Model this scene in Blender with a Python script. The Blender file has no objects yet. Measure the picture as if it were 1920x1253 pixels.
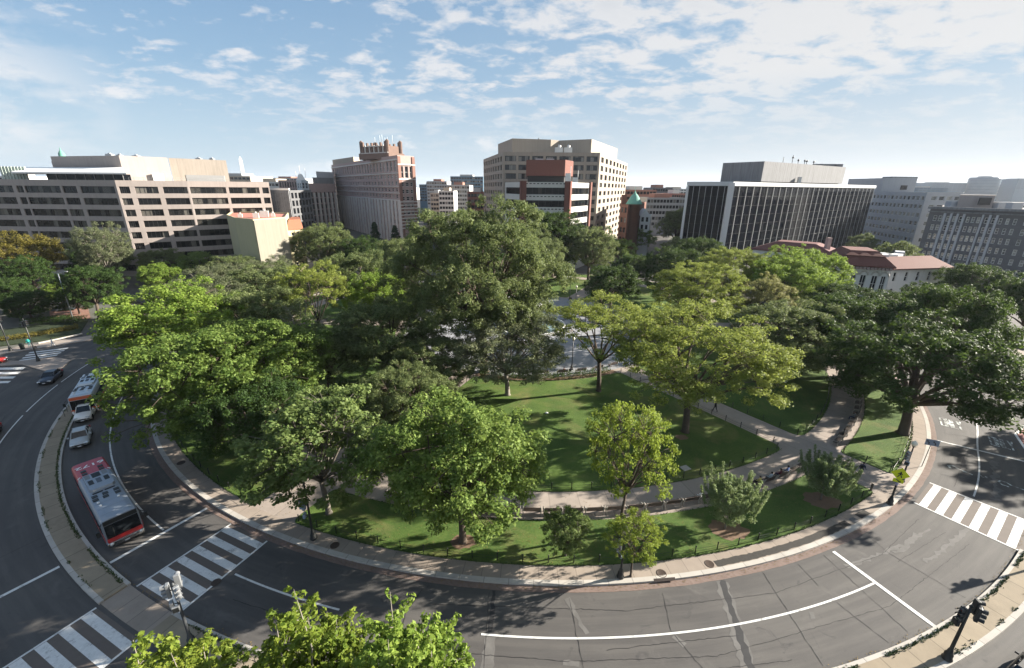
import bpy, bmesh, math, random
import numpy as np
from mathutils import Vector, Matrix, noise as mnoise
S = bpy.context.scene
COL = S.collection
R = math.radians
# ---------------------------------------------------------------- camera
H = 30.0; FP = 805.0; TH = math.atan(274.5/805.0); RO = R(0.5)
cd = bpy.data.cameras.new('camera'); cam = bpy.data.objects.new('camera', cd); COL.objects.link(cam)
cd.sensor_width = 36; cd.lens = FP/1920*36; cd.clip_start = .5; cd.clip_end = 12000
up0 = Vector((0, math.sin(TH), math.cos(TH))); fw = Vector((0, math.cos(TH), -math.sin(TH)))
rt = Vector((math.cos(RO), 0, 0)) + up0*math.sin(RO); up = Vector((-math.sin(RO), 0, 0)) + up0*math.cos(RO)
cam.matrix_world = Matrix(((rt.x, up.x, -fw.x, 0), (rt.y, up.y, -fw.y, 0), (rt.z, up.z, -fw.z, H), (0, 0, 0, 1)))
S.camera = cam
def ray(px, py): return rt*(px-960) + up*(626.5-py) + fw*FP
def G(px, py, z=0.0):                       # the point of the plane at height z seen there (survey of the photo)
    d = ray(px, py); t = (z-H)/d.z; return Vector((d.x*t, d.y*t, z))
def W(px, py, Y):                           # the point at ground distance Y seen there
    d = ray(px, py); t = Y/d.y; return Vector((d.x*t, Y, H+d.z*t))
CX, CY = 3.87, 93.46                        # centre of the traffic circle
def pol(r, a): return (CX + r*math.sin(R(a)), CY - r*math.cos(R(a)))
def lp(r, a): return (r*math.sin(R(a)), -r*math.cos(R(a)))     # same, relative to the centre
# ---------------------------------------------------------------- object helpers
def tag(o, label=None, cat=None, group=None, kind=None):
    if label: o['label'] = label
    if cat: o['category'] = cat
    if group: o['group'] = group
    if kind: o['kind'] = kind
    return o
def empty(name, loc=(0, 0, 0), rz=0.0, label=None, cat=None, group=None):
    o = bpy.data.objects.new(name, None); COL.objects.link(o); o.empty_display_size = .3
    o.location = loc; o.rotation_euler = (0, 0, rz); return tag(o, label, cat, group)
def link(name, me, parent=None, loc=(0, 0, 0), rz=0.0):
    o = bpy.data.objects.new(name, me); COL.objects.link(o); o.parent = parent
    o.location = loc; o.rotation_euler = (0, 0, rz); return o
def kids(o): return [c for c in KID.get(o.name, [])]
def copy_tree(o, parent=None):
    c = o.copy(); COL.objects.link(c); c.parent = parent
    for ch in o.children: copy_tree(ch, c)
    return c
class MB:
    def __init__(s): s.v = []; s.f = []; s.m = []; s.sm = []
    def add(s, vs, fs, m=0, smooth=False):
        n = len(s.v); s.v += [tuple(v) for v in vs]
        for f in fs: s.f.append(tuple(i+n for i in f)); s.m.append(m); s.sm.append(smooth)
        return s
    def box(s, c, d, rz=0.0, m=0, top=None):
        x, y, z = c; a, b, h = d[0]/2, d[1]/2, d[2]/2; cs, sn = math.cos(rz), math.sin(rz)
        vs = []
        for k, zz in ((1, -h), (top or 1, h)):
            for i, j in ((-a, -b), (a, -b), (a, b), (-a, b)):
                i *= k; j *= k; vs.append((x+i*cs-j*sn, y+i*sn+j*cs, z+zz))
        return s.add(vs, [(3, 2, 1, 0), (4, 5, 6, 7), (0, 1, 5, 4), (1, 2, 6, 5), (2, 3, 7, 6), (3, 0, 4, 7)], m)
    def prism(s, poly, z0, z1, m=0, caps=(True, True), scale=None):
        n = len(poly); cx = sum(p[0] for p in poly)/n; cy = sum(p[1] for p in poly)/n; k = scale or 1
        vs = [(p[0], p[1], z0) for p in poly] + [(cx+(p[0]-cx)*k, cy+(p[1]-cy)*k, z1) for p in poly]
        fs = [(i, (i+1) % n, n+(i+1) % n, n+i) for i in range(n)]
        if caps[0]: fs.append(tuple(range(n-1, -1, -1)))
        if caps[1]: fs.append(tuple(range(n, 2*n)))
        return s.add(vs, fs, m)
    def tube(s, pts, rad, n=8, m=0, smooth=True, caps=True):
        pts = [Vector(p) for p in pts]
        if not hasattr(rad, '__len__'): rad = [rad]*len(pts)
        vs = []; fs = []; prev = None
        for i, p in enumerate(pts):
            d = (pts[min(i+1, len(pts)-1)] - pts[max(i-1, 0)]).normalized()
            x = d.orthogonal().normalized() if prev is None else (prev - d*prev.dot(d)).normalized()
            prev = x; y = d.cross(x)
            for k in range(n):
                t = 2*math.pi*k/n; vs.append(p + (x*math.cos(t)+y*math.sin(t))*rad[i])
        for i in range(len(pts)-1):
            for k in range(n):
                fs.append((i*n+k, i*n+(k+1) % n, (i+1)*n+(k+1) % n, (i+1)*n+k))
        if caps: fs += [tuple(range(n-1, -1, -1)), tuple(range((len(pts)-1)*n, len(pts)*n))]
        return s.add(vs, fs, m, smooth)
    def lathe(s, prof, c=(0, 0, 0), n=16, m=0, smooth=True):
        vs = []; fs = []
        for r, z in prof:
            for k in range(n):
                t = 2*math.pi*k/n; vs.append((c[0]+r*math.cos(t), c[1]+r*math.sin(t), c[2]+z))
        for i in range(len(prof)-1):
            for k in range(n): fs.append((i*n+k, i*n+(k+1) % n, (i+1)*n+(k+1) % n, (i+1)*n+k))
        fs += [tuple(range(n-1, -1, -1)), tuple(range((len(prof)-1)*n, len(prof)*n))]
        return s.add(vs, fs, m, smooth)
    def ball(s, c, r, n=12, m=0):
        rr = r if hasattr(r, '__len__') else (r, r, r)
        pr = [(math.sin(math.pi*i/8)*1.0, -math.cos(math.pi*i/8)) for i in range(9)]
        vs = []; fs = []
        for q, z in pr:
            for k in range(n):
                t = 2*math.pi*k/n; vs.append((c[0]+rr[0]*q*math.cos(t), c[1]+rr[1]*q*math.sin(t), c[2]+rr[2]*z))
        for i in range(8):
            for k in range(n): fs.append((i*n+k, i*n+(k+1) % n, (i+1)*n+(k+1) % n, (i+1)*n+k))
        return s.add(vs, fs, m, True)
    def mesh(s, name, mats):
        me = bpy.data.meshes.new(name); me.from_pydata(s.v, [], s.f)
        for x in (mats if isinstance(mats, (list, tuple)) else [mats]): me.materials.append(x)
        me.polygons.foreach_set('material_index', s.m); me.polygons.foreach_set('use_smooth', s.sm)
        me.update(); return me
    def obj(s, name, mats, parent=None, loc=(0, 0, 0), rz=0.0, bevel=0):
        o = link(name, s.mesh(name, mats), parent, loc, rz)
        if bevel:
            b = o.modifiers.new('bevel', 'BEVEL'); b.width = bevel; b.segments = 2; b.limit_method = 'ANGLE'; b.angle_limit = R(40)
        return o
# ---------------------------------------------------------------- materials
def nt(name):
    m = bpy.data.materials.new(name); m.use_nodes = True; t = m.node_tree; t.nodes.clear()
    return m, t
class N:
    def __init__(s, t): s.t = t
    def __call__(s, kind, ins=None, **kw):
        n = s.t.nodes.new(kind)
        for k, v in kw.items(): setattr(n, k, v)
        for k, v in (ins or {}).items():
            if isinstance(v, bpy.types.NodeSocket): s.t.links.new(v, n.inputs[k])
            else: n.inputs[k].default_value = v
        return n
    def math(s, op, a, b=0.0, clamp=False):
        return s('ShaderNodeMath', {0: a, 1: b}, operation=op, use_clamp=clamp).outputs[0]
    def mix(s, f, a, b, bt='MIX'):
        n = s.t.nodes.new('ShaderNodeMix'); n.data_type = 'RGBA'; n.blend_type = bt
        for i, v in ((0, f), (6, a), (7, b)):
            if isinstance(v, bpy.types.NodeSocket): s.t.links.new(v, n.inputs[i])
            else: n.inputs[i].default_value = v if i == 0 else (tuple(v)+(1,))[:4]
        return n.outputs[2]
    def ramp(s, f, a, b):
        return s('ShaderNodeMapRange', {0: f, 1: a, 2: b, 3: 0.0, 4: 1.0}, clamp=True).outputs[0]
    def noise(s, v, sc, det=5, rough=.55, dist=0.0):
        return s('ShaderNodeTexNoise', {'Vector': v, 'Scale': sc, 'Detail': det, 'Roughness': rough, 'Distortion': dist}).outputs['Fac']
def mul(c, k): return tuple(min(1, x*k) for x in c[:3])
def finish(n, col, rough=.8, spec=.3, metal=0.0, bump=None, bstr=.3, bdist=.02, extra=None):
    ins = {'Base Color': col if isinstance(col, bpy.types.NodeSocket) else (tuple(col)+(1,))[:4], 'Roughness': rough, 'Specular IOR Level': spec, 'Metallic': metal}
    ins.update(extra or {})
    p = n('ShaderNodeBsdfPrincipled', ins)
    if bump is not None:
        b = n('ShaderNodeBump', {'Height': bump, 'Strength': bstr, 'Distance': bdist}); n.t.links.new(b.outputs[0], p.inputs['Normal'])
    o = n('ShaderNodeOutputMaterial', {'Surface': p.outputs[0]}); return p
MATS = {}
def mat(name, col, rough=.75, var=.18, scale=1.5, bump=0.0, metal=0.0, spec=.3, streak=0.0):
    if name in MATS: return MATS[name]
    m, t = nt(name); n = N(t); tc = n('ShaderNodeTexCoord').outputs['Object']
    f = n.noise(tc, scale, 6, .6); g = n.noise(tc, scale*9, 3)
    c = n.mix(f, mul(col, 1-var), mul(col, 1+var)); c = n.mix(n.math('MULTIPLY', g, .35), c, mul(col, 1-var*1.2))
    if streak:
        mp = n('ShaderNodeMapping', {'Vector': tc, 'Scale': (1.4, 1.4, .06)}).outputs[0]
        s = n.ramp(n.noise(mp, 1.2, 5, .65), .45, .72); c = n.mix(n.math('MULTIPLY', s, streak), c, mul(col, .45))
    finish(n, c, rough, spec, metal, g if bump else None, bump)
    MATS[name] = m; return m
def leafmat(name, c1, c2, trans=.42, hue=(.55, .75, .12)):
    m, t = nt(name); n = N(t)
    rnd = n('ShaderNodeNewGeometry').outputs['Random Per Island']; oi = n('ShaderNodeObjectInfo').outputs['Random']
    tc = n('ShaderNodeTexCoord').outputs['Object']
    big = n.noise(tc, .55, 2)
    c = n.mix(n.ramp(n.math('ADD', n.math('MULTIPLY', rnd, .6), n.math('MULTIPLY', big, .7)), .25, 1.0), c1, c2)
    c = n.mix(n.math('MULTIPLY', oi, .3), c, mul(c1, .8))
    p = n('ShaderNodeBsdfPrincipled', {'Base Color': c, 'Roughness': .62, 'Specular IOR Level': .16})
    tcol = n.mix(.5, c, tuple(c2[i]*1.0+hue[i]*.16 for i in range(3)))
    tr = n('ShaderNodeBsdfTranslucent', {'Color': tcol})
    mx = n('ShaderNodeMixShader', {0: trans*.85, 1: p.outputs[0], 2: tr.outputs[0]})
    n('ShaderNodeOutputMaterial', {'Surface': mx.outputs[0]}); MATS[name] = m; return m
def glassmat(name, base=(.012, .015, .02), blind=(.32, .31, .28), share=.25, rough=.04, spec=.5, ior=1.5):
    m, t = nt(name); n = N(t); oi = n('ShaderNodeObjectInfo').outputs['Random']; tc = n('ShaderNodeTexCoord').outputs['Object']
    wv = n('ShaderNodeTexWhiteNoise', {'Vector': n('ShaderNodeVectorMath', {0: n('ShaderNodeMapping', {'Vector': tc, 'Scale': (.7, .01, .3)}).outputs[0]}, operation='FLOOR').outputs[0]}, noise_dimensions='3D').outputs['Value']
    r = n.math('FRACT', n.math('ADD', oi, wv))
    b = n.math('LESS_THAN', r, share); c = n.mix(n.math('MULTIPLY', b, n.math('ADD', n.math('MULTIPLY', r, 2.0), .35)), base, blind)
    wob = n.noise(tc, .9, 2)
    finish(n, c, rough, spec, 0, wob, .06, .15, extra={'IOR': ior}); MATS[name] = m; return m
def paint(name, col, rough=.35, metal=0.0, coat=.4):
    m, t = nt(name); n = N(t); tc = n('ShaderNodeTexCoord').outputs['Object']
    f = n.noise(tc, 2.0, 4); c = n.mix(f, mul(col, .88), mul(col, 1.06))
    finish(n, c, rough, .5, metal, None, extra={'Coat Weight': coat, 'Coat Roughness': .1}); MATS[name] = m; return m
def polar(n):
    tc = n('ShaderNodeTexCoord').outputs['Object']; s = n('ShaderNodeSeparateXYZ', {0: tc})
    r = n.math('SQRT', n.math('ADD', n.math('MULTIPLY', s.outputs[0], s.outputs[0]), n.math('MULTIPLY', s.outputs[1], s.outputs[1])))
    a = n.math('ARCTAN2', s.outputs[0], n.math('MULTIPLY', s.outputs[1], -1.0))
    return tc, r, a
def asphalt_mat():
    m, t = nt('asphalt'); n = N(t); tc, r, a = polar(n)
    f1 = n.noise(tc, .12, 6, .6); f2 = n.noise(tc, 3.0, 5, .7); f3 = n.noise(tc, 28.0, 3, .7)
    vec = n('ShaderNodeCombineXYZ', {0: n.math('MULTIPLY', r, 1.25), 1: n.math('MULTIPLY', a, 6.0)}).outputs[0]
    tr = n.noise(vec, 1.1, 5, .6)                       # wear running along the lanes
    c = n.mix(n.ramp(f1, .3, .7), (.062, .059, .058), (.092, .087, .081))
    c = n.mix(n.math('MULTIPLY', n.ramp(tr, .42, .72), .55), c, (.040, .038, .039))
    c = n.mix(n.math('MULTIPLY', n.ramp(tr, .5, .2), .4), c, (.118, .110, .102))
    c = n.mix(n.math('MULTIPLY', n.ramp(f3, .5, .75), .5), c, (.12, .115, .11))
    c = n.mix(n.math('MULTIPLY', n.ramp(f2, .62, .8), .5), c, (.03, .03, .032))
    c = n.mix(n.math('MULTIPLY', n.ramp(n.noise(tc, .7, 4, .6, 1.5), .62, .74), .6), c, (.036, .035, .038))
    c = n.mix(n.math('MULTIPLY', n.ramp(n.noise(tc, .33, 7, .7, .6), .58, .72), .45), c, (.135, .128, .118))
    c = n.mix(n.math('MULTIPLY', n.ramp(n.noise(tc, 60, 2, .6), .60, .75), .5), c, (.19, .18, .17))
    finish(n, c, .82, .28, 0, f3, .5, .01); return m
def slab_mat(name, col, joint_r, joint, dark=.55, stain=.4):
    """concrete laid round the circle, with joints across it every `joint` metres"""
    m, t = nt(name); n = N(t); tc, r, a = polar(n)
    u = n.math('FRACT', n.math('MULTIPLY', a, joint_r/joint)); j = n.math('LESS_THAN', u, .035)
    cell = n('ShaderNodeTexWhiteNoise', {'W': n.math('FLOOR', n.math('MULTIPLY', a, joint_r/joint))}, noise_dimensions='1D').outputs['Value']
    f = n.noise(tc, .8, 7, .65); g = n.noise(tc, 14, 4)
    c = n.mix(f, mul(col, .72), mul(col, 1.2)); c = n.mix(n.math('MULTIPLY', cell, .32), c, mul(col, .62))
    c = n.mix(n.math('MULTIPLY', n.ramp(n.noise(tc, .35, 6, .7), .55, .8), stain), c, mul(col, .45))
    c = n.mix(n.math('MULTIPLY', j, dark), c, mul(col, .35)); finish(n, c, .88, .2, 0, g, .25); return m
def brick_mat(name, c1, c2, mortar, scale=1.0, bw=.22, bh=.07):
    m, t = nt(name); n = N(t); tc = n('ShaderNodeTexCoord').outputs['Object']
    mp = n('ShaderNodeMapping', {'Vector': tc, 'Rotation': (0, 0, .6)}).outputs[0]
    b = n('ShaderNodeTexBrick', {'Vector': mp, 'Color1': c1+(1,), 'Color2': c2+(1,), 'Mortar': mortar+(1,), 'Scale': scale, 'Brick Width': bw, 'Row Height': bh, 'Mortar Size': .012})
    f = n.noise(tc, .9, 6); c = n.mix(n.math('MULTIPLY', f, .55), b.outputs[0], mul(c1, .55)); finish(n, c, .85, .2, 0, b.outputs[1], -.3); return m
def grass_mat():
    m, t = nt('grass'); n = N(t); tc = n('ShaderNodeTexCoord').outputs['Object']
    f = n.noise(tc, .25, 6, .62); g = n.noise(tc, 5, 5, .7); h = n.noise(tc, 32, 3, .8)
    c = n.mix(n.ramp(f, .3, .72), (.036, .078, .017), (.092, .148, .032)); c = n.mix(n.math('MULTIPLY', n.ramp(g, .4, .8), .6), c, (.150, .185, .050))
    c = n.mix(n.math('MULTIPLY', n.ramp(h, .45, .8), .65), c, (.016, .045, .010))
    c = n.mix(n.math('MULTIPLY', n.ramp(n.noise(tc, .5, 5, .7), .63, .78), .6), c, (.13, .12, .055))
    c = n.mix(n.math('MULTIPLY', n.ramp(n.noise(tc, .16, 6, .7, .8), .50, .68), .6), c, (.165, .150, .062))
    c = n.mix(n.math('MULTIPLY', n.ramp(n.noise(tc, .9, 6, .75), .66, .78), .7), c, (.12, .10, .06))
    finish(n, c, .9, .15, 0, h, .9, .06); return m
def marking_mat():
    m, t = nt('road_paint'); n = N(t); tc = n('ShaderNodeTexCoord').outputs['Object']
    w = n.ramp(n.noise(tc, 1.3, 9, .78), .54, .64); f = n.noise(tc, 5, 5)
    c = n.mix(f, (.44, .44, .43), (.72, .72, .70)); c = n.mix(n.math('MULTIPLY', w, .72), c, (.14, .135, .13)); finish(n, c, .7, .3); return m
def worn_mat():
    m, t = nt('worn_road_paint'); n = N(t); tc = n('ShaderNodeTexCoord').outputs['Object']
    w = n.ramp(n.noise(tc, 1.6, 8, .75),   .40, .53); c = n.mix(w, (.60, .66, .64), (.11, .107, .104)); finish(n, c, .75, .3); return m
ASPH = asphalt_mat(); PAINTW = marking_mat(); GRASS = grass_mat()
WALK = slab_mat('sidewalk_concrete', (.285, .24, .20), 66.7, 1.55); MEDM = slab_mat('median_concrete', (.27, .225, .165), 76.6, 2.4, .6, .7)
KERB = slab_mat('kerb_stone', (.42, .395, .36), 67.4, 2.0, .6, .5); PATHM = slab_mat('path_concrete', (.31, .265, .23), 58, 3.0, .35, .35)
PLAZA = slab_mat('plaza_paving', (.27, .275, .29), 20, 1.6, .3, .3)
GUTTER = brick_mat('gutter_brick', (.17, .115, .095), (.23, .165, .14), (.19, .17, .155), 1.0, .24, .12)
CWBG = mat('crosswalk_tan', (.125, .105, .092), .85, .2, 2.0)
BARK = mat('bark', (.085, .065, .05), .9, .4, 3.0, .6); BARKP = mat('pale_bark', (.20, .18, .15), .9, .45, 2.2, .5)
BLK = mat('black_iron', (.012, .014, .014), .45, .2, 4, 0, 0, .5); GALV = mat('galvanised_steel', (.36, .38, .40), .4, .15, 5, 0, .7)
WHITE = mat('white_paint', (.75, .75, .74), .5, .08, 3); RUBBER = mat('tyre_rubber', (.015, .015, .016), .85, .2, 6)
SOIL = mat('mulch', (.16, .105, .07), .95, .35, 3, .6); WOOD = mat('bench_wood', (.075, .055, .045), .7, .35, 5)
CONC = mat('concrete', (.37, .35, .32), .8, .18, .4, .1, streak=.35)
# ================================================================ GROUND
def ring(name, r0, r1, a0, a1, z, m, thick=0.0, step=1.0, kind='structure', jit=0.0, seed=0, parent=None):
    n = max(1, int(abs(a1-a0)/step)); b = MB(); rg = random.Random(seed); vs = []
    full = abs(a1-a0) > 359.9
    k = n if full else n+1
    for i in range(k):
        a = a0+(a1-a0)*i/n; j0, j1 = rg.uniform(-jit, jit), rg.uniform(-jit, jit)
        for r in (r0+j0, r1+j1): vs.append((*lp(r, a), 0))
    fs = []
    for i in range(n):
        p, q = 2*i, 2*((i+1) % k)
        fs.append((p, p+1, q+1, q) if a1 > a0 else (q, q+1, p+1, p))
    fs = [tuple(reversed(f)) for f in fs]
    if thick:
        o = len(vs); vs += [(x, y, -thick) for x, y, _ in vs]
        for i in range(n):
            p, q = 2*i, 2*((i+1) % k); fs += [(p, q, q+o, p+o), (q+1, p+1, p+1+o, q+1+o)]
        if not full: fs += [(1, 0, o, o+1), (2*n, 2*n+1, 2*n+1+o, 2*n+o)]
    b.add(vs, fs); me = b.mesh(name, m)
    bm = bmesh.new(); bm.from_mesh(me); bmesh.ops.recalc_face_normals(bm, faces=bm.faces)
    if not thick:
        for f in bm.faces:
            if f.normal.z < 0: f.normal_flip()
    bm.to_mesh(me); bm.free()
    o = link(name, me, parent, (CX, CY, z))
    if kind: tag(o, kind=kind)
    return o
def sheet(name, pts, z, m, thick=0.0, kind='structure', rnd=0.0):
    """flat polygon of world points (rounded corners if rnd), local to the circle's centre"""
    P2 = [Vector((p[0]-CX, p[1]-CY)) for p in pts]
    if rnd:
        out = []
        for i, p in enumerate(P2):
            a, c = P2[i-1], P2[(i+1) % len(P2)]; u, v = (a-p), (c-p)
            if u.length > 1e-4 and v.length > 1e-4 and u.angle(v) < R(150):
                d = min(rnd, u.length*.45, v.length*.45); s, e = p+u.normalized()*d, p+v.normalized()*d
                for k in range(7):
                    t = k/6; out.append(s*(1-t)**2+p*2*t*(1-t)+e*t*t)
            else: out.append(p)
        P2 = out
    bm = bmesh.new(); f = bm.faces.new([bm.verts.new((p.x, p.y, 0)) for p in P2]); f.normal_update()
    if f.normal.z < 0: f.normal_flip()
    if thick:
        r = bmesh.ops.extrude_face_region(bm, geom=[f]); bmesh.ops.translate(bm, vec=(0, 0, -thick), verts=[e for e in r['geom'] if isinstance(e, bmesh.types.BMVert)])
        bmesh.ops.recalc_face_normals(bm, faces=bm.faces)
    bmesh.ops.triangulate(bm, faces=[f for f in bm.faces if len(f.verts) > 4])
    me = bpy.data.meshes.new(name); bm.to_mesh(me); bm.free(); me.materials.append(m)
    o = link(name, me, None, (CX, CY, z))
    if kind: tag(o, kind=kind)
    return o
def strip(name, p, q, w, z, m, kind='structure'):
    p, q = Vector(p[:2]), Vector(q[:2]); d = (q-p).normalized(); n = Vector((-d.y, d.x))*w/2
    return sheet(name, [p-n, q-n, q+n, p+n], z, m, kind=kind)
GROUNDM = mat('city_ground', (.10, .10, .085), .95, .35, .02)
b = MB(); b.add([(-6000, -600, 0), (6000, -600, 0), (6000, 9000, 0), (-6000, 9000, 0)], [(0, 1, 2, 3)]); tag(b.obj('ground', GROUNDM, loc=(0, 0, -.06)), kind='structure')
ring('road', 0, 99, 0, 360, -.02, ASPH, step=2)
ring('park_path', 0, 65.85, 0, 360, .13, PATHM, .16, step=2)
ring('sidewalk', 65.85, 67.15, -179, 181, .14, WALK, .16)
LAWN_CURB = slab_mat('lawn_edging', (.42, .38, .34), 65.8, 2.1, .4, .3)
ring('kerb', 67.15, 67.58, 0, 360, .155, KERB, .18)
ring('gutter', 67.58, 68.15, 0, 360, -.004, GUTTER, jit=.03, step=.6)
# medians between the inner and outer lanes, kerbed on both sides
def median(a0, a1):
    ring('median', 75.98, 77.42, a0, a1, .14, MEDM, .2)
    ring('median_kerb', 75.72, 75.98, a0, a1, .15, KERB, .2); ring('median_kerb', 77.42, 77.75, a0, a1, .15, KERB, .2)
median(-66, -26.6); ring('median', 75.8, 77.65, -26.6, -22.2, .02, WALK, .06); median(-22.2, 24); median(24, 33)
grs = mat('weeds', (.05, .085, .025), .9, .4, 6)
# weeds growing along the joints of the median kerbs
rg = random.Random(5); b = MB()
for i in range(7000):
    a = rg.uniform(-64, 33); side = rg.random() < .72; r = (76.02 if side else 77.4)+rg.gauss(0, .07)
    if -27 < a < -22: continue
    if mnoise.noise((a*.35, 3*side, 0)) < -.25 and side or (not side and mnoise.noise((a*.5, 9, 0)) < .05): continue
    x, y = lp(r, a); h = rg.uniform(.05, .16)
    for k in range(3):
        t = rg.uniform(0, 6.28); s = rg.uniform(.04, .10); dx, dy = math.cos(t)*s, math.sin(t)*s
        b.add([(x-dy*.4, y+dx*.4, 0), (x+dy*.4, y-dx*.4, 0), (x+dx, y+dy, h)], [(0, 1, 2)])
tag(b.obj('weeds', grs, loc=(CX, CY, .14)), 'green weeds in the kerb joints of the raised median strips', 'weeds', kind='stuff')
# ---- markings
def arc_line(r, a0, a1, w=.15): return ring('lane_line', r-w/2, r+w/2, a0, a1, .002, PAINTW, step=.5)
arc_line(71.6, -66, -29.9); arc_line(71.7, -21.5, -13.4); arc_line(71.75, -4.7, 20.9); arc_line(71.8, 38.1, 47.6)
for a in (-76, -69.5, -66.9, -60.4, -59.4, -53.0): pass
for a0, a1 in ((-73.4, -67.6), (-66.9, -60.2), (-59.4, -53.2), (-52.4, -46.4)): arc_line(82.0, a0, a1, .14)
def rad_line(a, r0, r1, w=.3, name='stop_line', a1=None):
    strip(name, pol(r0, a), pol(r1, a if a1 is None else a1), w, .002, PAINTW)
rad_line(-29.6, 68.1, 75.6); rad_line(-31.9, 77.9, 84.5); rad_line(21.0, 68.4, 76.2, .32); rad_line(47.6, 68.2, 92, .28, a1=49.6)
sheet('lane_line', [pol(r, a) for r, a in ((71.72, 47.6), (71.9, 50), (72.4, 53), (73.0, 56), (73.2, 58.5), (73.35, 58.5), (73.16, 55.9), (72.56, 52.9), (72.06, 49.9), (71.88, 47.6))], .002, PAINTW)
def crosswalk(r0, r1, aL, aR, nb, first=0, skew=0.0, bg=True):
    """two edge lines across the lanes with wide bars between, bars along the traffic"""
    A0, A1, B0, B1 = pol(r0, aL), pol(r1, aL), pol(r0, aR), pol(r1, aR)
    if bg: sheet('crosswalk_ground', [A0, A1, B1, B0], -.012, CWBG)
    strip('crosswalk_edge', A0, A1, .17, .003, PAINTW); strip('crosswalk_edge', B0, B1, .17, .003, PAINTW)
    A0, A1, B0, B1 = [Vector(v) for v in (A0, A1, B0, B1)]
    for i in range(nb):
        s, e = (i+first)/nb*1.0, (i+first+.5)/nb
        s, e = max(0.005, s), min(.995, e)
        ia = .1/(B0-A0).length
        def q(t, u): return (A0.lerp(A1, t)).lerp(B0.lerp(B1, t), u)
        sheet('crosswalk_bar', [q(s, ia), q(e, ia), q(e, 1-ia), q(s, 1-ia)], -.004, PAINTW)
crosswalk(68.2, 75.65, -26.1, -22.0, 6, .28); crosswalk(77.95, 91.5, -26.5, -22.4, 11, .25)
crosswalk(68.5, 91.5, 32.9, 37.5, 19, .3)
def quad_px(name, pts, z, m, thick=0.0, rnd=0.0): return sheet(name, [G(*p) for p in pts], z, m, thick, rnd=rnd)
WORN = worn_mat()
# painted words and arrows (drawn as strokes on the ground)
def strokes(name, segs, o, ux, uy, w):
    b = MB()
    for i, pl in enumerate(segs):
        for k in range(len(pl)-1):
            p, q = [Vector(o)+Vector(ux)*t[0]+Vector(uy)*t[1] for t in pl[k:k+2]]; d = (q-p).normalized()*w*.45; n = Vector((-d.y, d.x)).normalized()*w/2
            vs = [p-d-n, q+d-n, q+d+n, p-d+n]; b.add([(v.x-CX, v.y-CY, .0004*(k+i)) for v in vs], [(0, 1, 2, 3)])
    tag(b.obj(name, WORN, loc=(CX, CY, .003)), kind='structure')
ONLY = [[(0, 0), (0, 1), (.72, 1), (.72, 0), (0, 0)], [(1, 0), (1, 1), (1.6, 0), (1.6, 1)], [(1.95, 1), (1.95, 0), (2.5, 0)], [(2.7, 1), (3.0, .5), (3.3, 1)], [(3.0, .5), (3.0, 0)]]
def text_at(r, a, size, width, segs=ONLY, w=.2):
    o = Vector(pol(r, a)); ur = Vector((math.sin(R(a)), -math.cos(R(a)))); ut = Vector((math.cos(R(a)), math.sin(R(a))))
    strokes('road_lettering', segs, o, ur*width, ut*size, w)
text_at(68.95, 52.3, 2.6, .62); text_at(73.3, 50.3, 2.5, .62, w=.17); 
ARROW = [[(0, 0), (0, 1.9), (-.5, 2.4), (-.9, 2.4)], [(-.55, 2.75), (-1.1, 2.4), (-.55, 2.05), (-.55, 2.75)], [(-.6, 2.4), (-.9, 2.4)]]
text_at(70.7, 41.6, 1.0, 1.0, [[(-1.2, .5), (-1.35, .9), (-1.2, 1.2), (-.85, 1.25), (-.55, .9), (0, .75), (.55, .7)], [(-.5, .82), (.5, .72)]], .22)
text_at(72.3, 42.4, .9, 1.0, [[(-.35, .1), (-.2, -.1), (.1, .05)], [(0, 0), (.05, .3)]], .2)
text_at(74.2, 42.2, 1.0, 1.0, [[(-.9, .3), (-.75, .75), (-.3, .8), (0, .5), (.6, .4), (1.3, .35), (2.0, .3)], [(-.9, .3), (-.6, -.1), (-.2, -.1)], [(1.3, .7), (1.3, .1)]], .17)
# small triangular painted island on the far right lanes
REDP = mat('red_paving', (.20, .075, .065), .85, .25, 3)
tri = [G(1904, 815), G(1945, 775), G(1990, 830), G(1935, 860)]
sheet('traffic_island', tri, .006, REDP, rnd=1.2)
for i in range(4): strip('island_line', tri[i], tri[(i+1) % 4], .28, .010+.001*i, PAINTW)
# ---- patches and cracks in the asphalt
PATCH = mat('patch_pale', (.125, .12, .115), .85, .5, 1.2); PATCHD = mat('patch_dark', (.036, .036, .038), .85, .35, 2.5); CRK = mat('crack_tar', (.026, .025, .026), .8, .3, 5)
def wob_strip(name, pts, w, z, m, seed, wv=.45, step=.35):
    rg = random.Random(seed); L, Rr = [], []
    pts = [Vector(p[:2]) for p in pts]
    for k in range(len(pts)-1):
        p, q = pts[k], pts[k+1]; d = (q-p); n = Vector((-d.y, d.x)).normalized(); ns = max(2, int(d.length/step))
        for i in range(ns):
            c = p+d*(i/ns)+n*rg.gauss(0, w*wv*.22 if w > .2 else .022)
            L.append(c-n*w/2*rg.uniform(1-wv, 1+wv)); Rr.append(c+n*w/2*rg.uniform(1-wv, 1+wv))
    b = MB(); vs = []
    for l, r_ in zip(L, Rr): vs += [(l.x-CX, l.y-CY, 0), (r_.x-CX, r_.y-CY, 0)]
    b.add(vs, [(2*i, 2*i+1, 2*i+3, 2*i+2) for i in range(len(L)-1)])
    return tag(b.obj(name, m, loc=(CX, CY, z)), kind='structure')
wob_strip('asphalt_patch', [pol(68.3, 11.2), pol(75.6, 9.0)], .95, -.012, PATCH, 1, .25); wob_strip('asphalt_patch', [pol(68.2, 11.3), pol(75.6, 9.1)], .45, -.010, PATCHD, 2, .3)
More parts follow.
